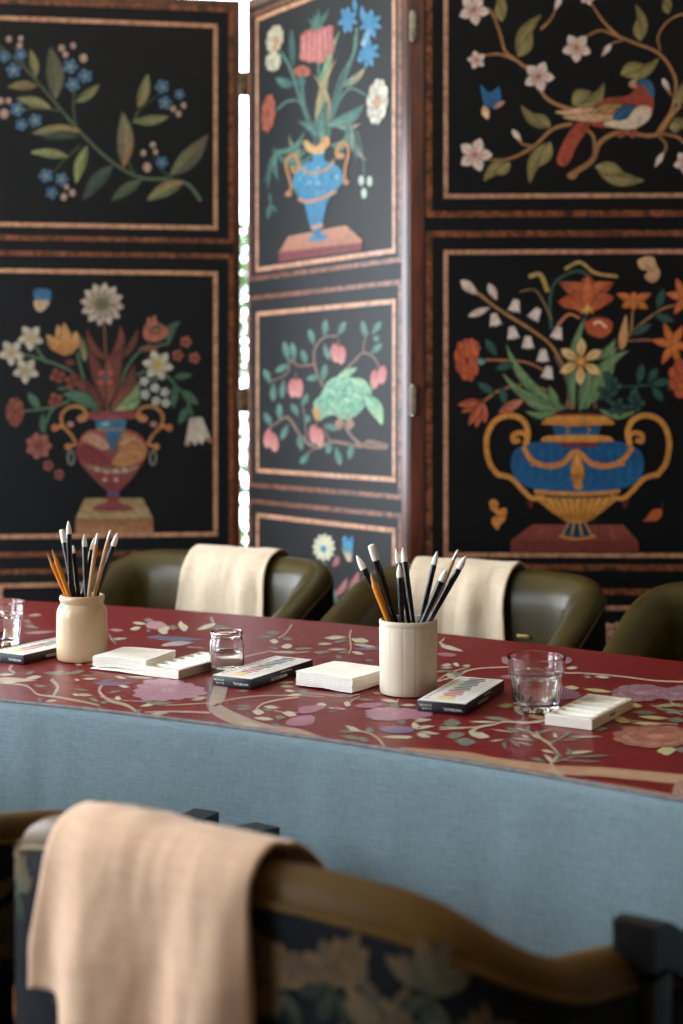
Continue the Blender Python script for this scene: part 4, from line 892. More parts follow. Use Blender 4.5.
# resample the rim finely for the hanging part
dense = []
for i in range(R):
    j = (i + 1) % R
    for s in range(4):
        t = s / 4
        dense.append((Vector(loop[i][:2]).lerp(Vector(loop[j][:2]), t), nrm[i].lerp(nrm[j], t).normalized()))
levels = [(0, .001), (.003, .0035), (.010, .0055), (.03, .007), (.07, .009), (.12, .012), (.2, .016), (.3, .02), (.4, .024), (.5, .028), (.6, .031), (.7, .034), (TZ - .012, .036)]
k = len(v); D = len(dense); rows = []
for li, (dz, out) in enumerate(levels):
    row = []
    for i, (p, n) in enumerate(dense):
        amp = min(1, dz / .5)
        w = amp * (.010 * math.sin(i * .19 + .8 * math.sin(i * .05)) + .012 * noise.noise(Vector((p.x * 5, p.y * 5, dz * 1.2)))) + min(1, dz / .05) * .0022 * noise.noise(Vector((p.x * 26, p.y * 26, dz * 9)))
        q = p + n * (out + w)
        row.append(len(v)); v.append((q.x, q.y, TZ - .0028 - dz))
    rows.append(row)
for a, b in zip(rows[:-1], rows[1:]):
    for i in range(D):
        j = (i + 1) % D
        f.append((a[j], a[i], b[i], b[j]))
linen = mesh_obj('linen_tablecloth', v, f, M['blue'], None, sharp=60)
tag(linen, 'plain blue-grey linen tablecloth hanging to the floor under the red floral cloth', 'tablecloth')
# ------------------------------------------------------------------ barrel chairs
HALF = [(0, -.295, .803), (.06, -.294, .803), (.12, -.291, .802), (.18, -.283, .797), (.225, -.266, .783), (.258, -.235, .762), (.276, -.19, .744), (.281, -.14, .735), (.282, -.08, .722), (.282, 0, .695), (.280, .07, .668), (.276, .12, .648)]
def set_path(heights):
    global path, pn, PN
    H_ = [(x, y, z) for (x, y, _), z in zip(HALF, heights)]
    path = catmull([(-x, y, z) for x, y, z in H_[:0:-1]] + H_, 4); PN = len(path); pn = []
    for i in range(PN):
        a, b = path[max(0, i - 1)], path[min(PN - 1, i + 1)]
        d = Vector((b.x - a.x, b.y - a.y, 0)).normalized()
        pn.append(Vector((d.y, -d.x, 0)))           # outward (path runs left to right round the back)
SWEPT = [q[2] for q in HALF]
SQUARE = [.806, .806, .806, .805, .802, .794, .780, .762, .735, .70, .67, .65]
set_path(SWEPT)
def sect(h):
    """cross-section of the padded shell, inner foot -> over the top -> outer foot: (inward offset, z)"""
    c = [(.100, .43), (.094, .52), (.086, .60), (.080, h - .08), (.076, h - .05), (.066, h - .028), (.048, h - .010), (.028, h - .001), (.013, h - .002), (.0035, h - .010), (0, h - .024), (0, h - .045), (0, h - .085), (0, .56), (0, .48), (.006, .36)]
    return [(p.x, p.y) for p in catmull([(a, b, 0) for a, b in c], 3)]
def station(t):
    """t in path-index units, interpolated: point, outward normal"""
    t = max(0, min(PN - 1.001, t)); i = int(t); f = t - i
    return path[i].lerp(path[i + 1], f), pn[i].lerp(pn[i + 1], f).normalized()
def make_chair(name, leather, ARM):
    root = empty(name)
    v, f = [], []
    rows = []
    ends = [(-.012, .55), (-.006, .85)]
    def row(p, n, h, push=0.0, shrink=1.0):
        r = []
        for o, z in sect(h):
            oo = .045 + (o - .045) * shrink; zz = (z if z < .5 else .5 + (z - .5) * (1 - (1 - shrink) * .16))
            q = Vector((p.x, p.y, 0)) - n * oo
            r.append(len(v)); v.append((q.x, q.y + push, zz))
        return r
    rows.append(row(path[0], pn[0], path[0].z, .022, .35)); rows.append(row(path[0], pn[0], path[0].z, .017, .75)); rows.append(row(path[0], pn[0], path[0].z, .008, .94))
    for i in range(PN): rows.append(row(path[i], pn[i], path[i].z))
    rows.append(row(path[-1], pn[-1], path[-1].z, .008, .94)); rows.append(row(path[-1], pn[-1], path[-1].z, .017, .75)); rows.append(row(path[-1], pn[-1], path[-1].z, .022, .35))
    for a, b in zip(rows[:-1], rows[1:]):
        for k in range(len(a) - 1): f.append((a[k], a[k + 1], b[k + 1], b[k]))
    for r in (rows[0], rows[-1]): f.append(tuple(r))
    for a, b in zip(rows[:-1], rows[1:]): f.append((a[-1], a[0], b[0], b[-1]))
    bm = bmesh.new(); bv = [bm.verts.new(q) for q in v]
    for q in f: bm.faces.new([bv[i] for i in q])
    bm_obj('leather_shell', bm, leather, root, sharp=70)
    # tapestry covering the outside of the shell
    v, f = [], []
    zs = lambda h: [h - .024, h - .028, h - .08, (h + .5) / 2, .5, .40, .345]
    for i in range(PN):
        p, n = path[i], pn[i]
        for k, z in enumerate(zs(p.z)):
            q = Vector((p.x, p.y, z)) + n * (.0005 if k == 0 else .0035); v.append(q)
    K = 7
    for i in range(PN - 1):
        for k in range(K - 1): f.append((i * K + k, i * K + k + 1, (i + 1) * K + k + 1, (i + 1) * K + k))
    tp = mesh_obj('tapestry_back', v, f, M['tapestry'], root)
    # woven leaves and flowers of the tapestry
    def tmap(x, y, l):
        p, n = station(x); q = Vector((p.x, p.y, y)) + n * (.0045 + l); return q
    A = Art(tmap, base=0, step=2e-6)
    rnd = random.Random(11)
    def fan(x, y, s, cols, n=6, a0=-60, a1=60):
        for i in range(n):
            a = math.radians(90 + a0 + (a1 - a0) * i / (n - 1)); dx, dy = math.cos(a) * s / .0125, math.sin(a) * s
            A.leaf(x, y, x + dx, y + dy, .0001, cols[i % len(cols)])
    def tleaf(x0, y0, x1, y1, w, c, c2=None):
        # leaf in arc-length/height metres turned into station units
        N = 8; L = A._lift(); i0 = len(A.v); dx, dy = x1 - x0, y1 - y0; l = math.hypot(dx, dy); nx, ny = -dy / l, dx / l
        ca, cb = lin(c), lin(c2 or c)
        for i in range(N + 1):
            t = i / N; h = .5 * w * math.sin(PI * min(1, max(0, t)) ** 1.4)
            for sg in (1, -1):
                A.v.append(tmap(PN / 2 + (x0 + dx * t + nx * h * sg) / .0141, y0 + dy * t + ny * h * sg, L)); A.c.append(tuple(ca[j] * (1 - t) + cb[j] * t for j in range(4)))
        for i in range(N): a = i0 + 2 * i; A.fc.append((a, a + 1, a + 3, a + 2))
    grn, tan, org = ('4a5040', '5a5a44', '3c4438'), ('6e5840', '7a6448', '5f5040'), ('8a4420', '9a5630')
    for cx, cz in ((-.30, .67), (-.22, .725), (-.13, .66), (-.07, .72), (.075, .72), (.115, .73), (.155, .70), (.19, .735), (.235, .69), (.27, .66), (.04, .69), (.135, .66), (.33, .62), (.25, .60), (.02, .60), (.13, .60), (-.16, .58), (.31, .66), (.36, .60), (-.36, .58), (.06, .50), (-.28, .48), (.24, .48), (-.1, .46)):
        pal = grn if rnd.random() < .55 else tan
        for k in range(7):
            a = math.radians(30 + 20 * k + rnd.uniform(-6, 6)); L_ = rnd.uniform(.03, .05)
            tleaf(cx, cz, cx + L_ * math.cos(a), cz + L_ * math.sin(a), .014, rnd.choice(pal), rnd.choice(tan))
        for k in range(3):
            a = math.radians(200 + 50 * k); tleaf(cx, cz, cx + .03 * math.cos(a), cz + .03 * math.sin(a), .012, rnd.choice(grn), '2c3430')
    for cx, cz in ((.14, .655), (.165, .64), (.01, .66), (.04, .655), (.26, .70), (-.25, .62)):
        for k in range(5):
            a = 2 * PI * k / 5; tleaf(cx, cz, cx + .017 * math.cos(a), cz + .017 * math.sin(a), .012, rnd.choice(org), '7a5a3c')
    A.build('woven_leaves', M['tap_motif'], tp, 'muted green and tan leaves woven into the navy cloth')
    # piping between leather and tapestry
    v, f = [], []
    for i in range(PN):
        p, n = path[i], pn[i]; c = Vector((p.x, p.y, p.z - .025)) + n * .002
        for k in range(6):
            a = 2 * PI * k / 6; v.append(c + n * .003 * math.cos(a) + Vector((0, 0, .003 * math.sin(a))))
    for i in range(PN - 1):
        for k in range(6):
            j = (k + 1) % 6; f.append((i * 6 + k, i * 6 + j, (i + 1) * 6 + j, (i + 1) * 6 + k))
    mesh_obj('piping', v, f, leather, root)
    # seat cushion
    bm = bmesh.new(); bm_box(bm, -.188, .188, -.19, .165, .36, .475, .035, 5)
    bm_obj('seat_cushion', bm, leather, root, sharp=80)
    box('seat_frame', -.235, .235, -.2, .16, .30, .358, M['blackwood'], root, .008)
    for sx in (-1, 1):
        # flat black armrest sloping forward, outside the padded arm
        bm = bmesh.new(); x0, x1 = sorted((sx * .264, sx * .299))
        prof = [(p.x, p.y) for p in catmull([(y, z, 0) for y, z in ARM], 3)]
        rings = [[bm.verts.new(q) for q in ((x0, y, z - .036), (x1, y, z - .036), (x1, y, z), (x0, y, z))] for y, z in prof]
        for ra, rb in zip(rings[:-1], rings[1:]):
            for q in range(4): bm.faces.new((ra[q], ra[(q + 1) % 4], rb[(q + 1) % 4], rb[q]))
        bm.faces.new(rings[0]); bm.faces.new(rings[-1])
        bm.edges.ensure_lookup_table()
        bmesh.ops.bevel(bm, geom=[e_ for e_ in bm.edges if e_.calc_face_angle(0) > .9], offset=.003, segments=2, affect='EDGES')
        bm_obj('armrest', bm, M['blackwood'], root)
        for y, zt, nm in ((ARM[0][0] + .022, ARM[0][1] - .045, 'leg'), (.135, ARM[-1][1] - .026, 'leg')):
            bm = bmesh.new(); bm_box(bm, -.016, .016, -.018, .018, 0, zt, .003)
            for w in bm.verts:
                k = 1 - w.co.z / zt; w.co.x = w.co.x * (1 - .25 * k) + sx * .2815; w.co.y = w.co.y * (1 - .25 * k) + y + (-.03 if y < 0 else .01) * k
            bm_obj(nm, bm, M['blackwood'], root)
        box('arm_rail', *sorted((sx * .236, sx * .275)), -.14, -.10, .30, .345, M['blackwood'], root, .004)
    return root

LOW_ARM = [(-.03, .668), (.02, .667), (.06, .666), (.10, .666), (.13, .665), (.16, .665)]
front = make_chair('barrel_chair', M['leather_warm'], [(-.108, .752), (-.08, .748), (-.04, .726), (0, .70), (.05, .682), (.16, .668)])
front.location = (.055, 1.342, 0); front.rotation_euler = (0, 0, math.radians(-34.8))
tag(front, 'olive-brown leather chair with dark tapestry back and peach towel, nearest the viewer', 'chair', 'barrel chairs round the table')
neigh = make_chair('barrel_chair', M['leather_warm'], LOW_ARM); neigh.location = (-.485, 1.700, 0); neigh.rotation_euler = (0, 0, math.radians(-29))
tag(neigh, 'near-side chair left of the foreground one, only its black arm end showing', 'chair', 'barrel chairs round the table')
set_path(SQUARE)
rear = make_chair('barrel_chair', M['leather'], LOW_ARM)
RZ = math.radians(180 - 30.2)
rear.location = (-.385, 3.08, 0); rear.scale = (1.1, 1, 1); rear.rotation_euler = (0, 0, RZ)
tag(rear, 'olive leather barrel chair with cream towel, behind the stoneware crock at left', 'chair', 'barrel chairs round the table')
rear2 = copy_tree(rear); rear2.location = (.182, 2.78, 0); rear2.scale = (1, 1, 1)
tag(rear2, 'olive leather barrel chair with cream towel, behind the straight-sided brush pot', 'chair', 'barrel chairs round the table')
rear3 = copy_tree(rear); rear3.scale = (1, 1, 1); rear3.location = (.715, 2.47, 0); rear3.rotation_euler = (0, 0, RZ)
tag(rear3, 'olive leather barrel chair without a towel, cut by the right edge of the photo', 'chair', 'barrel chairs round the table')

# ------------------------------------------------------------------ towels over the chair backs
def towel(name, chair, x0, x1, inner, outer, mat, label, seed, wr=.006, cloth_edge=None, group=None):
    """x0..x1 along the back, inner / outer = hanging length on each side of the crest"""
    NU, NV = 48, 90
    rnd = Vector((seed * 3.1, seed * 1.7, seed * .9))
    def tx(x):
        lo, hi = 0, PN - 1
        for _ in range(24):
            m = (lo + hi) / 2
            if station(m)[0].x < x: lo = m
            else: hi = m
        return lo
    v, f = [], []
    for i in range(NU + 1):
        u = i / NU; x = x0 + (x1 - x0) * u
        p, n = station(tx(x)); h = p.z
        sc = sect(h); top = max(range(len(sc)), key=lambda k: sc[k][1])
        # polyline from inner hem to outer hem as (offset, z), pushed off the leather
        inn = [(o, z) for o, z in sc[:top + 1] if z > .56]; out = [(o, z) for o, z in sc[top + 1:] if z > .60]
        line = inn + out
        pts = []
        for k, (o, z) in enumerate(line):
            a = line[max(0, k - 1)]; b = line[min(len(line) - 1, k + 1)]
            d = Vector((b[0] - a[0], b[1] - a[1])).normalized(); m = Vector((d.y, -d.x))
            if m.dot(Vector((o - .045, z - .55))) < 0: m = -m
            pts.append(Vector((o, z)) + m * .0105)
        ci = len(inn) - 1
        L = [0.0]
        for k in range(1, len(pts)): L.append(L[-1] + (pts[k] - pts[k - 1]).length)
        def at(s):          # s arc length from crest: negative = inner side
            q = L[ci] + s
            if q <= 0: return Vector((pts[0].x + .002, pts[0].y + q))
            if q >= L[-1]: return Vector((pts[-1].x - .002, pts[-1].y - (q - L[-1])))
            for k in range(1, len(L)):
                if q <= L[k]:
                    t = (q - L[k - 1]) / max(1e-9, L[k] - L[k - 1]); return pts[k - 1].lerp(pts[k], t)
        outl = outer(u) if callable(outer) else outer
        innl = inner(u) if callable(inner) else inner
        for j in range(NV + 1):
            s = -innl + (innl + outl) * j / NV
            q = at(s); dn = min(1, abs(s) / .12)
            fold = max(0, noise.noise(Vector((u * 5.0, s * 2.2, 0)) + rnd) + .25) * wr * 1.6 * dn + .5 * wr * dn * (1 + math.sin(u * 15 + seed + s * 5))
            fold += .0012 * (1 + noise.noise(Vector((u * 22, s * 26, 3)) + rnd))
            sgn = 1 if q.x > .045 else -1
            edge = 0
            o = q.x + sgn * fold
            flare = (u - .5) * .03 * max(0, abs(s) - .05) / .2
            lat = .006 * math.sin(s * 9 + seed) * dn
            tdir = Vector((-n.y, n.x, 0))
            P = Vector((p.x, p.y, 0)) - n * o + tdir * (flare + lat)
            v.append((P.x, P.y, q.y + .0025 * (noise.noise(Vector((u * 6, 1, 1)) + rnd) + .6) * (1 - dn)))
    for i in range(NU):
        for j in range(NV):
            a = i * (NV + 1) + j
            f.append((a, a + 1, a + NV + 2, a + NV + 1))
    # real cloth thickness
    nv = len(v)
    o = mesh_obj(name, v, f, mat)
    md = o.modifiers.new('thickness', 'SOLIDIFY'); md.thickness = .0028; md.offset = 1.0
    o.location = chair.location; o.rotation_euler = chair.rotation_euler; o.scale = chair.scale
    tag(o, label, 'towel', group)
    return o
GT = 'towels hung over the chair backs'
set_path(SWEPT)
towel('towel', front, -.148, .062, .22, lambda u: (.30 if u > .3 else .16 + .14 * max(0, (u - .16) / .14) if u > .16 else .16), M['towel_warm'], 'peach towel over the nearest chair back, large and blurred at lower left', 2, .017, group=GT)
set_path(SQUARE)
towel('towel', rear, -.117, .098, lambda u: .26, .22, M['towel'], 'cream towel over the olive chair behind the small water jar', 5, .007, group=GT)
towel('towel', rear2, -.065, .178, lambda u: .27, .22, M['towel'], 'cream towel over the olive chair behind the upright brush pot', 9, .007, group=GT)
pl = box('brass_plate', -.014, .014, -.0012, .0012, -.004, .004, M['brass'], rear2, .0008)
pl.location = (-.10, -.206, .676)

# ------------------------------------------------------------------ things on the table
ZT = TZ + .0012
def at_table(px, py, z=ZT):
    Y = (CZ - z) * FPX / (py - HY)
    return ((px - CX) * Y / FPX, Y, z)

# stoneware crock with shoulders
crock = lathe('stoneware_crock', [(0, 0), (.036, 0), (.0385, .0015), (.0400, .005), (.0405, .02), (.0405, .068), (.0400, .076), (.0375, .083), (.0350, .0865), (.0338, .0885), (.0345, .091), (.0358, .0935), (.0360, .0975), (.0350, .1005), (.0330, .1015), (.0312, .1005), (.0305, .097), (.0305, .09), (.034, .082), (.036, .075), (.036, .01), (.034, .006), (0, .006)], M['crock'], n=64)
crock.location = at_table(82, 659.3); crock.scale = (.975, .975, 1)
tag(crock, 'beige glazed crock with rounded shoulders holding brushes, at the left of the table', 'jar')
# straight brush pot: faint vertical ribs, one groove under the rim
def ribs(t, k, r, z):
    if r < .037 or z < .004 or z > .094: return r
    d = abs((t * 14 / (2 * PI) + .5) % 1 - .5)
    return r - .0004 * math.exp(-(d / .03) ** 2)
pot = lathe('brush_pot', [(0, 0), (.036, 0), (.0385, .001), (.0395, .004), (.0398, .01), (.0401, .05), (.0403, .092), (.0398, .0935), (.0404, .0955), (.0406, .099), (.0400, .1012), (.0385, .102), (.0372, .101), (.0368, .098), (.0366, .05), (.0355, .008), (0, .006)], M['crock2'], n=168, rf=ribs)
pot.location = at_table(408.3, 692.3)
tag(pot, 'cream straight-sided ceramic pot with faint ribs, full of black brushes, mid-table', 'pot')

# brushes -------------------------------------------------------------
BR = []
def brush(*a): BR.append(list(a))
def axis(pot_o, hrim, exit_px, tip_px, off, r_in):
    P = Vector(pot_o.location); oe, ot = off
    Yt = P.y + ot; Ye = P.y + oe
    E = Vector(((exit_px - CX) * Ye / FPX, Ye, P.z + hrim))
    Tp = Vector(((tip_px[0] - CX) * Yt / FPX, Yt, CZ - (tip_px[1] - HY) * Yt / FPX))
    d = (E - Tp).normalized(); zb = P.z + .0095
    B = E + d * ((E.z - zb) / -d.z)
    r = Vector((B.x - P.x, B.y - P.y, 0))
    if r.length > r_in: r = r.normalized() * r_in; B = Vector((P.x + r.x, P.y + r.y, zb))
    return B, Tp, P
def seg_gap(a, b):
    best = 9
    (A0, A1), (B0, B1) = a, b
    u, v, w = A1 - A0, B1 - B0, A0 - B0
    for s_ in [i / 24 for i in range(25)]:
        p = A0 + u * s_; t = max(0, min(1, (p - B0).dot(v) / v.dot(v))); best = min(best, (p - (B0 + v * t)).length - (.0030 + .0027 * s_) - (.0030 + .0027 * t))
    return best
def cost(ax, P, rims, i):
    c = 0
    B, Tp, _ = ax[i]; t = (rims[1] - (B.z - P.z)) / (Tp.z - B.z); R_ = B + (Tp - B) * t
    rr = math.hypot(R_.x - P.x, R_.y - P.y)
    if rr > rims[0] - .0055: c += (rr - rims[0] + .0055) * 400
    for j in range(len(ax)):
        if j != i:
            g = seg_gap(ax[i][:2], ax[j][:2])
            if g < .0012: c += (.0012 - g) * 300
    return c
def place_brushes():
    for pot_o, rims in ((pot, (.0366, .102)), (crock, (.0303, .0985))):
        L_ = [b for b in BR if b[0] is pot_o]; r_ = random.Random(5)
        get = lambda b: axis(b[0], b[1], b[2], b[3], b[5], b[10] if len(b) > 10 else .030)
        ax = [get(b) for b in L_]; P = ax[0][2]
        for it in range(9000):
            i = it % len(L_); c0 = cost(ax, P, rims, i)
            if c0 <= 0: continue
            old, oa = L_[i][5], ax[i]; w = .012 if it < 5500 else .004
            L_[i][5] = (max(-.026, min(.026, old[0] + r_.gauss(0, w))), max(-.045, min(.045, old[1] + r_.gauss(0, w * 1.5))))
            ax[i] = get(L_[i]); 
            if cost(ax, P, rims, i) >= c0: L_[i][5] = old; ax[i] = oa
        for i in range(len(L_)):
            if cost(ax, P, rims, i) > 0: print('CLOSE', pot_o.name, i, round(cost(ax, P, rims, i), 2))
        print('brush cost', sum(cost(ax, P, rims, i) for i in range(len(L_))))
    for b in BR: make_brush(*b)
def make_brush(pot_o, hrim, exit_px, tip_px, kind, off, L_head, w_head, label, group, r_in=.030):
    B, Tp, P = axis(pot_o, hrim, exit_px, tip_px, off, r_in)
    L_head *= 1.08; w_head *= 1.14
    Ln = (B - Tp).length
    root = empty({'black': 'paint_brush', 'flat': 'paint_brush', 'tan': 'paint_brush', 'amber': 'paint_brush'}[kind])
    root.location = B; root.rotation_mode = 'QUATERNION'
    root.rotation_quaternion = Vector((0, 0, 1)).rotation_difference((Tp - B).normalized())
    tag(root, label, 'brush', group)
    H = Ln - L_head; R = w_head / 2
    if kind in ('black', 'flat'):
        lathe('handle', [(0, 0), (.0015, .0005), (.0022, .003), (.0030, H * .3), (.0040, H * .7), (R * .98, H - .012), (R, H - .002), (R * .95, H)], M['lacquer'], root, 14)
        rest = [(R * .9, H - .001), (R * 1.0, H + L_head * .18), (R * .92, H + L_head * .4), (R * .62, H + L_head * .7), (R * .25, H + L_head * .92), (0, Ln)]
        if kind == 'flat':
            rest = [(R * .9, H - .001), (R * 1.0, H + L_head * .2), (R * 1.0, H + L_head * .6), (R * .92, H + L_head * .93), (R * .7, H + L_head * .985), (0, Ln)]
        h = lathe('bristles', rest, M['bristle'], root, 14)
        h['label'] = 'white bristle head'
    else:
        hm = M['tanwood'] if kind == 'tan' else M['goldwood']
        lathe('handle', [(0, 0), (.0015, .0005), (.0020, .003), (.0030, H * .5), (R, H - .02), (R, H - .004), (R * .7, H)], hm, root, 14)
        if kind == 'tan':
            lathe('ferrule', [(R * .72, H - .001), (R * .80, H + L_head * .1), (R * .62, H + L_head * .55), (0, H + L_head * .56)], M['tin'], root, 14)
            lathe('bristles', [(R * .6, H + L_head * .5), (R * .72, H + L_head * .7), (R * .4, H + L_head * .93), (0, Ln)], M['bristle'], root, 14)
        else:
            lathe('bristles', [(R * .66, H - .001), (R * .60, H + L_head * .35), (R * .30, H + L_head * .7), (0, Ln)], M['bristle_tan'], root, 14)
    return root
def c6(x, y): return (355 + x / 5.939, 540 + y / 5.939)      # photo crop of the right pot
def c5(x, y): return (30 + x / 6.83, 515 + y / 6.83)         # photo crop of the left crock
GB, GC = 'brushes standing in the cream pot', 'brushes standing in the beige crock'
HB, HC = .101, .1005
brush(pot, HB, c6(250, 0)[0] - 4, c6(8, 90), 'black', (-.006, -.012), .021, .0085, 'black brush in the cream pot leaning farthest left, pointed white head', GB)
brush(pot, HB, c6(197, 0)[0], c6(92, 195), 'amber', (-.022, -.024), .013, .0085, 'amber wooden brush leaning left in the cream pot', GB)
brush(pot, HB, c6(240, 0)[0] + 1, c6(95, 28), 'flat', (.004, .02), .021, .0095, 'black brush in the cream pot with a square-cut white head', GB)
brush(pot, HB, c6(318, 0)[0], c6(243, 48), 'black', (.016, .03), .020, .0072, 'upright black brush in the cream pot, behind the short-headed one', GB)
brush(pot, HB, c6(277, 0)[0], c6(262, 140), 'black', (-.018, -.016), .0175, .0078, 'shortest upright black brush at the centre front of the cream pot', GB)
brush(pot, HB, c6(343, 0)[0], c6(283, 42), 'black', (-.006, -.002), .0195, .0078, 'black brush in the cream pot with a thin pointed tip, just right of centre', GB)
brush(pot, HB, c6(395, 0)[0], c6(488, 65), 'black', (.014, .022), .018, .0072, 'black brush in the cream pot leaning slightly right with rounded head', GB)
brush(pot, HB, c6(403, 0)[0], c6(545, 172), 'black', (-.016, -.022), .0175, .0088, 'short black brush crossing low at the right of the cream pot', GB)
brush(pot, HB, c6(440, 0)[0], c6(612, 55), 'tan', (.010, .018), .014, .0052, 'thin tan wooden brush in the cream pot, leaning right', GB)
brush(pot, HB, c6(446, 0)[0], c6(660, 92), 'black', (-.004, -.006), .0195, .0085, 'black brush in the cream pot leaning farthest right', GB)
brush(crock, HC, c5(250, 0)[0], c5(118, 262), 'amber', (-.014, -.018), .014, .0058, 'amber wooden brush leaning farthest left in the beige crock', GC, .027)
brush(crock, HC, c5(270, 0)[0], c5(150, 232), 'amber', (-.018, -.012), .015, .0062, 'amber wooden brush second from left in the beige crock', GC, .027)
brush(crock, HC, c5(300, 0)[0], c5(215, 98), 'flat', (.012, .022), .020, .0072, 'black brush in the beige crock with worn white head leaning left', GC, .027)
brush(crock, HC, c5(282, 0)[0], c5(262, 38), 'black', (-.006, -.004), .0195, .0078, 'tallest black brush in the beige crock, almost upright', GC, .027)
brush(crock, HC, c5(330, 0)[0], c5(292, 205), 'black', (.022, .024), .012, .0062, 'short black brush half hidden behind the tallest one in the crock', GC, .027)
brush(crock, HC, c5(385, 0)[0], c5(370, 130), 'black', (.004, .006), .019, .0072, 'upright black brush at the centre of the beige crock', GC, .027)
brush(crock, HC, c5(362, 0)[0], c5(442, 150), 'black', (.018, .030), .019, .0072, 'black brush in the beige crock leaning slightly right behind a wooden one', GC, .027)
brush(crock, HC, c5(398, 0)[0], c5(462, 122), 'tan', (-.016, -.020), .016, .0062, 'golden-tan brush at the front right of the beige crock', GC, .027)
brush(crock, HC, c5(440, 0)[0], c5(552, 100), 'tan', (.004, .004), .016, .0060, 'long tan brush in the beige crock leaning right', GC, .027)
brush(crock, HC, c5(456, 0)[0], c5(600, 118), 'black', (.010, .020), .021, .0080, 'black brush leaning farthest right in the beige crock', GC, .027)

place_brushes()
# tumblers ------------------------------------------------------------
def tumbler(name):
    root = empty(name)
    n, F = 160, 10
    H = .070
    outer = [(0, 0), (.026, 0), (.029, .0008), (.0300, .003), (.0305, .008), (.0325, .03), (.0338, .046), (.0350, .0475), (.0362, .049), (.0366, .053), (.0376, .065), (.0382, .0690), (.0380, .0702), (.0372, .0708)]
    inner = [(.0360, .0702), (.0352, .065), (.0342, .05), (.0315, .046), (.0296, .03), (.0275, .012), (.025, .0088), (0, .0085)]
    def rf(t, k, r, z):
        if .004 < z < .0478 and r > .0301 and k < len(outer):
            a = (t % (2 * PI / F)) - PI / F
            return r * (math.cos(PI / F) / math.cos(a)) * 1.012
        return r
    lathe('glass_wall', outer + inner, M['glass'], root, n, rf, sharp=25)
    lathe('water', [(0, .0089), (.0246, .0092), (.0270, .0122), (.0292, .03), (.0306, .041), (.0309, .0425), (.0302, .0421), (0, .0420)], M['water'], root, 48)
    return root
GG_ = 'water tumblers'
tum = tumbler('glass_tumbler'); tum.location = at_table(536.5, 709.5)
tag(tum, 'clear faceted glass tumbler of water beside the right-hand paint box', 'glass', GG_)
tum2 = copy_tree(tum); tum2.location = at_table(1.5, 643.5)
tag(tum2, 'clear faceted glass tumbler cut by the left edge of the photo', 'glass', GG_)
jar = empty('glass_jar')
lathe('glass_wall', [(0, .0005), (.018, 0), (.0235, .001), (.0258, .005), (.0262, .012), (.0262, .038), (.0255, .043), (.0236, .0468), (.0230, .0485), (.0242, .0500), (.0250, .0515), (.0250, .0545), (.0240, .0565), (.0226, .0570), (.0218, .0562), (.0212, .052), (.0214, .047), (.0232, .042), (.0240, .038), (.0240, .012), (.0232, .0065), (.018, .0045), (0, .0045)], M['glass'], jar, 64)
lathe('water', [(0, .0049), (.0180, .0049), (.0229, .0069), (.0237, .012), (.0237, .0300), (.0233, .0296), (0, .0295)], M['water'], jar, 48)
jar.location = at_table(226.7, 672.5); jar.scale = (1, 1, 1.10)
tag(jar, 'small round-shouldered glass jar half full of water, mid-table', 'jar')

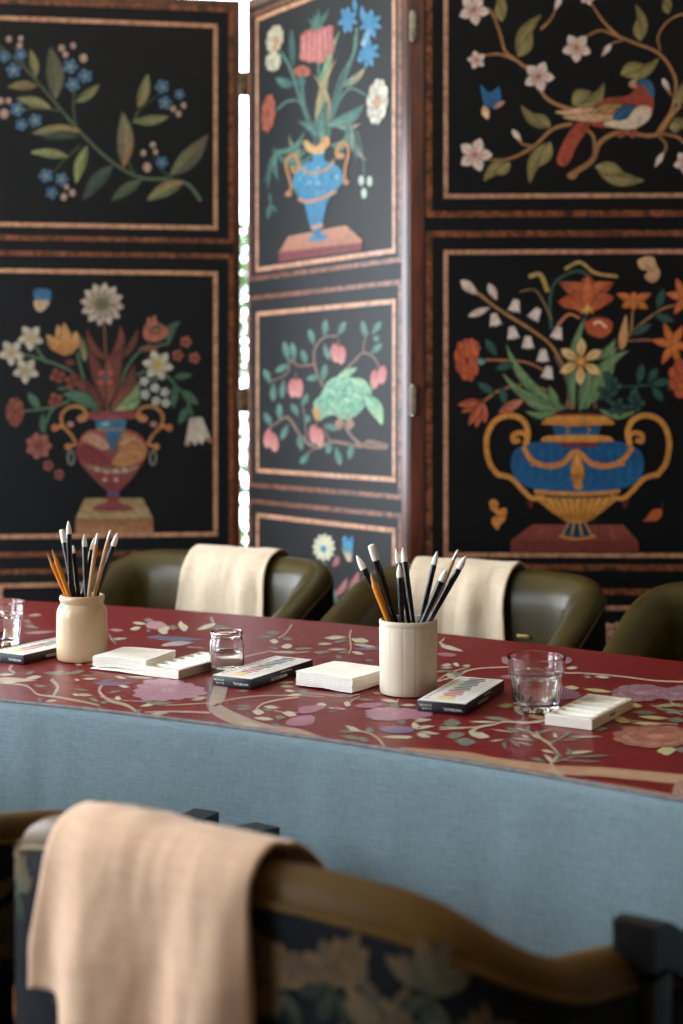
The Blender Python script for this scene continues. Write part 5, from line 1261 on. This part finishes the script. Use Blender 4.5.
# watercolour boxes -----------------------------------------------------
AZ = math.radians(-28.5)
def lettering(txt, size, mat, parent, M4, name='lettering'):
    cu = bpy.data.curves.new('lettering_curve', 'FONT'); cu.body = txt; cu.size = size; cu.extrude = .00008; cu.align_x = 'LEFT'
    to = bpy.data.objects.new('tmp', cu)
    me = bpy.data.meshes.new_from_object(to); bpy.data.objects.remove(to)
    me.transform(M4); me.materials.clear(); me.materials.append(mat); me.name = name
    return link(bpy.data.objects.new(name, me), parent)
BW, BL, BH = .066, .174, .0148
def paint_box(loc, label, rz=AZ):
    root = empty('paint_box', loc, rz)
    tag(root, label, 'paint box', 'paint boxes on the table')
    box('box_body', 0, BW, 0, BL, 0, BH - .0008, M['card_black'], root, .0006, 2)
    A = Art(lambda x, y, l: Vector((x, y, BH + l)), base=.0001, step=1e-6)
    v, f = [], []
    cols = ['f0d800', 'f0c020', 'c02028', 'd03838', 'b82848', '8c2444', '6a2c58', '5c7c34', '2c7c54', '1878a0', '1c4c98', '24406c', '1c2c48', '141820']
    for i, c in enumerate(cols):
        y = .016 + i * .0110
        x0, x1 = .022 - .003 * (i % 2), .044 - .002 * (i % 3)
        A.poly([(x0, y), (x1, y - .0006), (x1 + .001, y + .0026), (x1, y + .0056), (x0 + .002, y + .0060), (x0 - .001, y + .002)], c)
        A.poly([(.004, y), (.0095, y), (.0095, y + .0046), (.004, y + .0046)], 'b88a68'); A.poly([(.0045, y + .0008), (.0065, y + .0008), (.0065, y + .0038), (.0045, y + .0038)], '8a5a40')
        A.poly([(.050, y + .0010), (.056, y + .0010), (.056, y + .0016), (.050, y + .0016)], 'a8a4a4'); A.poly([(.050, y + .0028), (.054, y + .0028), (.054, y + .0034), (.050, y + .0034)], 'a8a4a4')
    lid = box('printed_top', .0003, BW - .0003, .0003, BL - .0003, BH - .0008, BH, M['card_white'], root, .0003, 1)
    lid['label'] = 'white top printed with a row of colour strokes'
    A.build('colour_strokes', M['ink'], lid)
    # upside-down lettering on the near end, and along the long side
    R = Matrix.Translation((.0, -.0001, 0)) @ Matrix.Rotation(PI / 2, 4, 'X') @ Matrix.Rotation(PI, 4, 'Z')
    def end(txt, x, z, s): lettering(txt, s, M['card_white'], root, Matrix.Translation((x, -.0001, z)) @ Matrix.Rotation(PI / 2, 4, 'X') @ Matrix.Rotation(PI, 4, 'Z'))
    end('12 COLORS', .0200, .0098, .0034); end('12 x 5 ML', .0200, .0055, .0034); end('WATERCOL.', .061, .0070, .0046)
    def side(txt, y, z, s): lettering(txt, s, M['card_white'], root, Matrix.Translation((BW + .0001, y, z)) @ Matrix.Rotation(PI / 2, 4, 'Z') @ Matrix.Rotation(PI / 2, 4, 'X') @ Matrix.Rotation(PI, 4, 'Z'))
    side('WATERCOLORS', .098, .0068, .0062); side('12 TUBES FINE QUALITY', .112, .0118, .0030)
    return root
paint_box(at_table(417.3, 699 + 12), 'black-edged paint box with bright colour strokes, between cream pot and tumbler', math.radians(-23))
paint_box(at_table(212.2, 685), 'black-edged paint box with bright colour strokes, in front of the small water jar')
p3 = at_table(23.6, 655.5 + 9)
paint_box((p3[0] - BW * math.cos(AZ), p3[1] - BW * math.sin(AZ), ZT), 'black-edged paint box by the left tumbler, partly behind the beige crock')

# slanted-well palettes ---------------------------------------------------
def palette(loc, label, rz=AZ, mark=False):
    W_, L_, H_ = .062, .148, .0135
    nx, ny = 26, 120
    v, f = [], []
    for j in range(ny + 1):
        for i in range(nx + 1):
            x, y = W_ * i / nx, L_ * j / ny
            cell = (y - .006) / ((L_ - .012) / 6); k = cell - math.floor(cell)
            d = 0
            if .004 < x < W_ - .004 and .006 < y < L_ - .006:
                wall = max(0, min(1, (min(k, 1 - k) - .07) / .07)); ex = min(1, (x - .004) / .003) * min(1, (W_ - .004 - x) / .003)
                t = (x - .004) / (W_ - .008)
                d = .0104 * (1 - t) ** .8 * (wall ** .6) * ex + .001 * wall * ex
            ed = min(x, W_ - x, y, L_ - y); rnd_ = .0012 * max(0, 1 - ed / .003) ** 2
            v.append((x, y, H_ - d - rnd_))
    W = nx + 1
    for j in range(ny):
        for i in range(nx):
            a = j * W + i; f.append((a, a + 1, a + W + 1, a + W))
    rim = list(range(W)) + [j * W + nx for j in range(1, ny + 1)] + [ny * W + i for i in range(nx - 1, -1, -1)] + [j * W for j in range(ny - 1, 0, -1)]
    k = len(v)
    for r in rim: v.append((v[r][0], v[r][1], .0))
    for q in range(len(rim)):
        b = (q + 1) % len(rim); f.append((rim[b], rim[q], k + q, k + b))
    f.append(tuple(k + q for q in range(len(rim) - 1, -1, -1)))
    o = mesh_obj('paint_palette', v, f, M['porcelain'], None, sharp=50)
    o.location = loc; o.rotation_euler = (0, 0, rz)
    if mark:
        box('maker_stamp', W_ - .0002, W_ + .0003, .062, .082, .0045, .0085, noisy('stamp_ink', lin('6a6460'), lin('86807a'), 300, .6), o)
    tag(o, label, 'palette', 'white palettes with slanted wells')
    return o
palette(at_table(544.8, 724.5), 'white palette with slanted wells beside the water tumbler, at right', math.radians(-31), True)
palette(at_table(143.8, 675.5), 'white palette with slanted wells between napkins and the small water jar', AZ)

# stacks of folded napkins --------------------------------------------------
def napkin(loc, size, h, rz, k, label, group, curl=1.0):
    n = 14; v, f = [], []
    def hz(x, y):
        a, b = x / size, y / size
        return curl * (.0020 * max(0, a + b - 1.3) ** 2 + .0010 * noise.noise(Vector((a * 3, b * 3, 4)))) + .0006 * curl * math.sin(a * 5)
    for lvl in (0, 1):
        for j in range(n + 1):
            for i in range(n + 1):
                x, y = size * i / n, size * j / n
                e = .0003 if (i in (0, n) or j in (0, n)) else 0
                jx = .0003 * noise.noise(Vector((y * 20, k * 3.7, 0))); jy = .0003 * noise.noise(Vector((x * 40, k * 5.3, 7)))
                v.append((x + jx, y + jy, hz(x, y) + (h - e if lvl else e)))
    W = n + 1; N = W * W
    for j in range(n):
        for i in range(n):
            a = j * W + i; f.append((a, a + W, a + W + 1, a + 1)); f.append((N + a, N + a + 1, N + a + W + 1, N + a + W))
    rim = list(range(W)) + [j * W + n for j in range(1, W)] + [n * W + i for i in range(n - 1, -1, -1)] + [j * W for j in range(n - 1, 0, -1)]
    for q in range(len(rim)):
        b = (q + 1) % len(rim); f.append((rim[q], rim[b], N + rim[b], N + rim[q]))
    o = mesh_obj('paper_napkin', v, f, M['paper'], None, sharp=70)
    o.location = loc; o.rotation_euler = (0, 0, rz)
    return tag(o, label, 'napkin', group)
def stack(px, py, size, n, h, rz, where, grp, bottom=False):
    x, y, z = at_table(px, py); r = random.Random(px)
    for k in range(n):
        lab = 'square white paper napkin in the stack ' + where
        if k == n - 1: lab = 'topmost white paper napkin of the stack ' + where
        napkin((x + r.uniform(-.0005, .0005), y + r.uniform(-.0005, .0005), z + .0012 + k * (h + .00004)), size, h, rz + math.radians(r.uniform(-.5, .5)), k, lab, grp)
stack(296, 686, .096, 8, .0025, math.radians(-34), 'beside the cream brush pot', 'napkins stacked beside the cream pot')
napkin((at_table(90, 669)[0], at_table(90, 669)[1], ZT + .0006), .108, .0012, math.radians(-30), 33, 'thin white paper napkin spread at the bottom of the left stack', 'napkins stacked beside the beige crock', .5)
x_, y_, z_ = at_table(92.5, 668.5)
for k in range(6):
    r = random.Random(k)
    napkin((x_ + r.uniform(-.0005, .0005), y_ + .001, z_ + .0032 + k * .00262), .092, .0025, math.radians(-22 + r.uniform(-.5, .5)), 50 + k, ('topmost' if k == 5 else 'square') + ' white paper napkin in the stack beside the beige crock', 'napkins stacked beside the beige crock')

# ------------------------------------------------------------------ room
XL, XR, YB, YF, ZC = -2.7, 3.2, 5.7, -2.6, 3.1
def st(o): o['kind'] = 'structure'; return o
st(box('floor', XL - .15, XR + .15, YF - .15, YB + .15, -.1, 0, M['floor']))
st(box('ceiling', XL - .15, XR + .15, YF - .15, YB + .15, ZC, ZC + .1, M['ceiling']))
st(box('wall_front', XL - .15, XR + .15, YF - .15, YF, 0, ZC, M['wall']))
st(box('wall_right', XR, XR + .15, YF, YB, 0, ZC, M['wall']))
def wall_with_opening(name, axis, pos, a0, a1, openings, z0, z1):
    bm = bmesh.new(); cuts = sorted(openings)
    def bb(p, q, za, zb):
        if q - p < 1e-4: return
        if axis == 'x': bm_box(bm, min(pos, pos - .15), max(pos, pos - .15), p, q, za, zb)
        else: bm_box(bm, p, q, pos, pos + .15, za, zb)
    cur = a0
    for (p, q) in cuts:
        bb(cur, p, 0, ZC); bb(p, q, 0, z0); bb(p, q, z1, ZC); cur = q
    bb(cur, a1, 0, ZC)
    return st(bm_obj(name, bm, M['wall']))
def window(idx, axis, pos, p, q, z0, z1, cols):
    root = st(empty('window_%d' % idx))
    bm = bmesh.new(); t = .05
    def bb(a, b, za, zb, dpt=.06):
        if axis == 'x': bm_box(bm, pos - .11, pos - .11 + dpt, a, b, za, zb, .004)
        else: bm_box(bm, a, b, pos + .05, pos + .05 + dpt, za, zb, .004)
    bb(p, q, z0, z0 + t); bb(p, q, z1 - t, z1)
    for i in range(cols + 1):
        c = p + (q - p) * i / cols; c0 = min(max(c - t / 2, p), q - t); bb(c0, c0 + t, z0 + t, z1 - t)
    st(bm_obj('window_frame', bm, M['trim'], root))
    bm = bmesh.new()
    if axis == 'x': bm_box(bm, pos - .085, pos - .081, p + t, q - t, z0 + t, z1 - t)
    else: bm_box(bm, p + t, q - t, pos + .078, pos + .082, z0 + t, z1 - t)
    st(bm_obj('window_pane', bm, M['pane'], root))
    # daylight portal in the opening
    L = bpy.data.lights.new('daylight_portal', 'AREA'); L.shape = 'RECTANGLE'; L.size = (q - p); L.size_y = (z1 - z0)
    L.cycles.is_portal = True
    lo = bpy.data.objects.new('daylight_portal', L); COL.objects.link(lo)
    if axis == 'x': lo.location = (pos - .16, (p + q) / 2, (z0 + z1) / 2); lo.rotation_euler = (PI / 2, 0, -PI / 2); 
    else: lo.location = ((p + q) / 2, pos + .16, (z0 + z1) / 2); lo.rotation_euler = (-PI / 2, 0, 0)
    return root
WZ0, WZ1 = .55, 2.75
wall_with_opening('wall_left', 'x', XL, YF, YB, [(.1, 1.4), (1.9, 5.3)], WZ0, WZ1)
wall_with_opening('wall_back', 'y', YB, XL - .15, XR + .15, [(-1.7, .5)], .3, 2.95)
window(1, 'x', XL, .1, 1.4, WZ0, WZ1, 3)
window(2, 'x', XL, 1.9, 5.3, WZ0, WZ1, 3)
window(3, 'y', YB, -1.7, .5, .3, 2.95, 1)
st(box('baseboard_right', XR - .015, XR, YF, YB, 0, .12, M['trim'], None, .004))
st(box('baseboard_front', XL, XR - .015, YF, YF + .015, 0, .12, M['trim'], None, .004))

# ground and leafy shrub outside the back window
st(box('ground', -8, 8, YB + .2, 12, -.2, -.05, noisy('garden_ground', lin('8a8f6a'), lin('a8ab88'), 4, .9)))
sh = empty('garden_shrub', (-.45, 7.0, -.05))
tag(sh, 'bright green shrub outside the back window, glimpsed through the screen gap', 'shrub')
r = random.Random(3); v, f = [], []
for _ in range(2600):
    a, b = r.uniform(0, 2 * PI), r.uniform(0, 1); z = r.uniform(.3, 2.05); rr = .5 * math.sqrt(b) * (1 - (z / 2.3) ** 3)
    c = Vector((rr * math.cos(a), rr * math.sin(a) * .7, z)); d = Vector((r.gauss(0, 1), r.gauss(0, 1), r.gauss(0, .7))).normalized(); e = d.cross(Vector((r.gauss(0, 1), r.gauss(0, 1), r.gauss(0, 1)))).normalized()
    k = len(v); v += [c, c + d * .03 + e * .014, c + d * .065, c + d * .03 - e * .014]; f.append((k, k + 1, k + 2, k + 3))
mesh_obj('foliage', v, f, M['leafmat'], sh, smooth=False)
v, f = [], []
for _ in range(9):
    a = r.uniform(0, 2 * PI); P = [Vector((0.05 * math.cos(a), .05 * math.sin(a), 0)), Vector((.15 * math.cos(a), .1 * math.sin(a), .7)), Vector((.32 * math.cos(a + .4), .22 * math.sin(a + .4), r.uniform(1.3, 1.7)))]
    C_ = catmull(P, 5)
    for i, c in enumerate(C_):
        for q in range(6): v.append(c + Vector((math.cos(q * PI / 3), math.sin(q * PI / 3), 0)) * (.014 - .001 * i))
    k = len(v) - 6 * len(C_)
    for i in range(len(C_) - 1):
        for q in range(6): f.append((k + i * 6 + q, k + i * 6 + (q + 1) % 6, k + (i + 1) * 6 + (q + 1) % 6, k + (i + 1) * 6 + q))
mesh_obj('stems', v, f, M['goldwood'], sh)

# ------------------------------------------------------------------ light and camera
W_ = bpy.data.worlds.new('daylight'); S.world = W_; W_.use_nodes = True
bg = W_.node_tree.nodes['Background']; bg.inputs['Color'].default_value = (.86, .95, 1.04, 1); bg.inputs['Strength'].default_value = 6.0
cam = bpy.data.cameras.new('camera'); co = bpy.data.objects.new('camera', cam); COL.objects.link(co)
co.location = (0, 0, CZ); co.rotation_euler = (PI / 2, 0, 0)
cam.sensor_fit = 'VERTICAL'; cam.sensor_height = 36; cam.sensor_width = 24; cam.lens = FPX * 36 / 1024
cam.shift_y = -(512 - HY) / 1024
cam.dof.use_dof = True; cam.dof.focus_distance = 2.08; cam.dof.aperture_fstop = 3.5
cam.clip_start = .05
S.camera = co
S.view_settings.view_transform = 'Standard'; S.view_settings.look = 'None'; S.view_settings.gamma = 1.0; S.view_settings.use_curve_mapping = False
S.view_settings.exposure = 1.25
S.cycles.use_denoising = True
S.cycles.max_bounces = 12; S.cycles.transmission_bounces = 12; S.cycles.transparent_max_bounces = 12
S.cycles.caustics_refractive = False; S.cycles.caustics_reflective = False
S.cycles.sample_clamp_indirect = 8
bpy.context.view_layer.update()
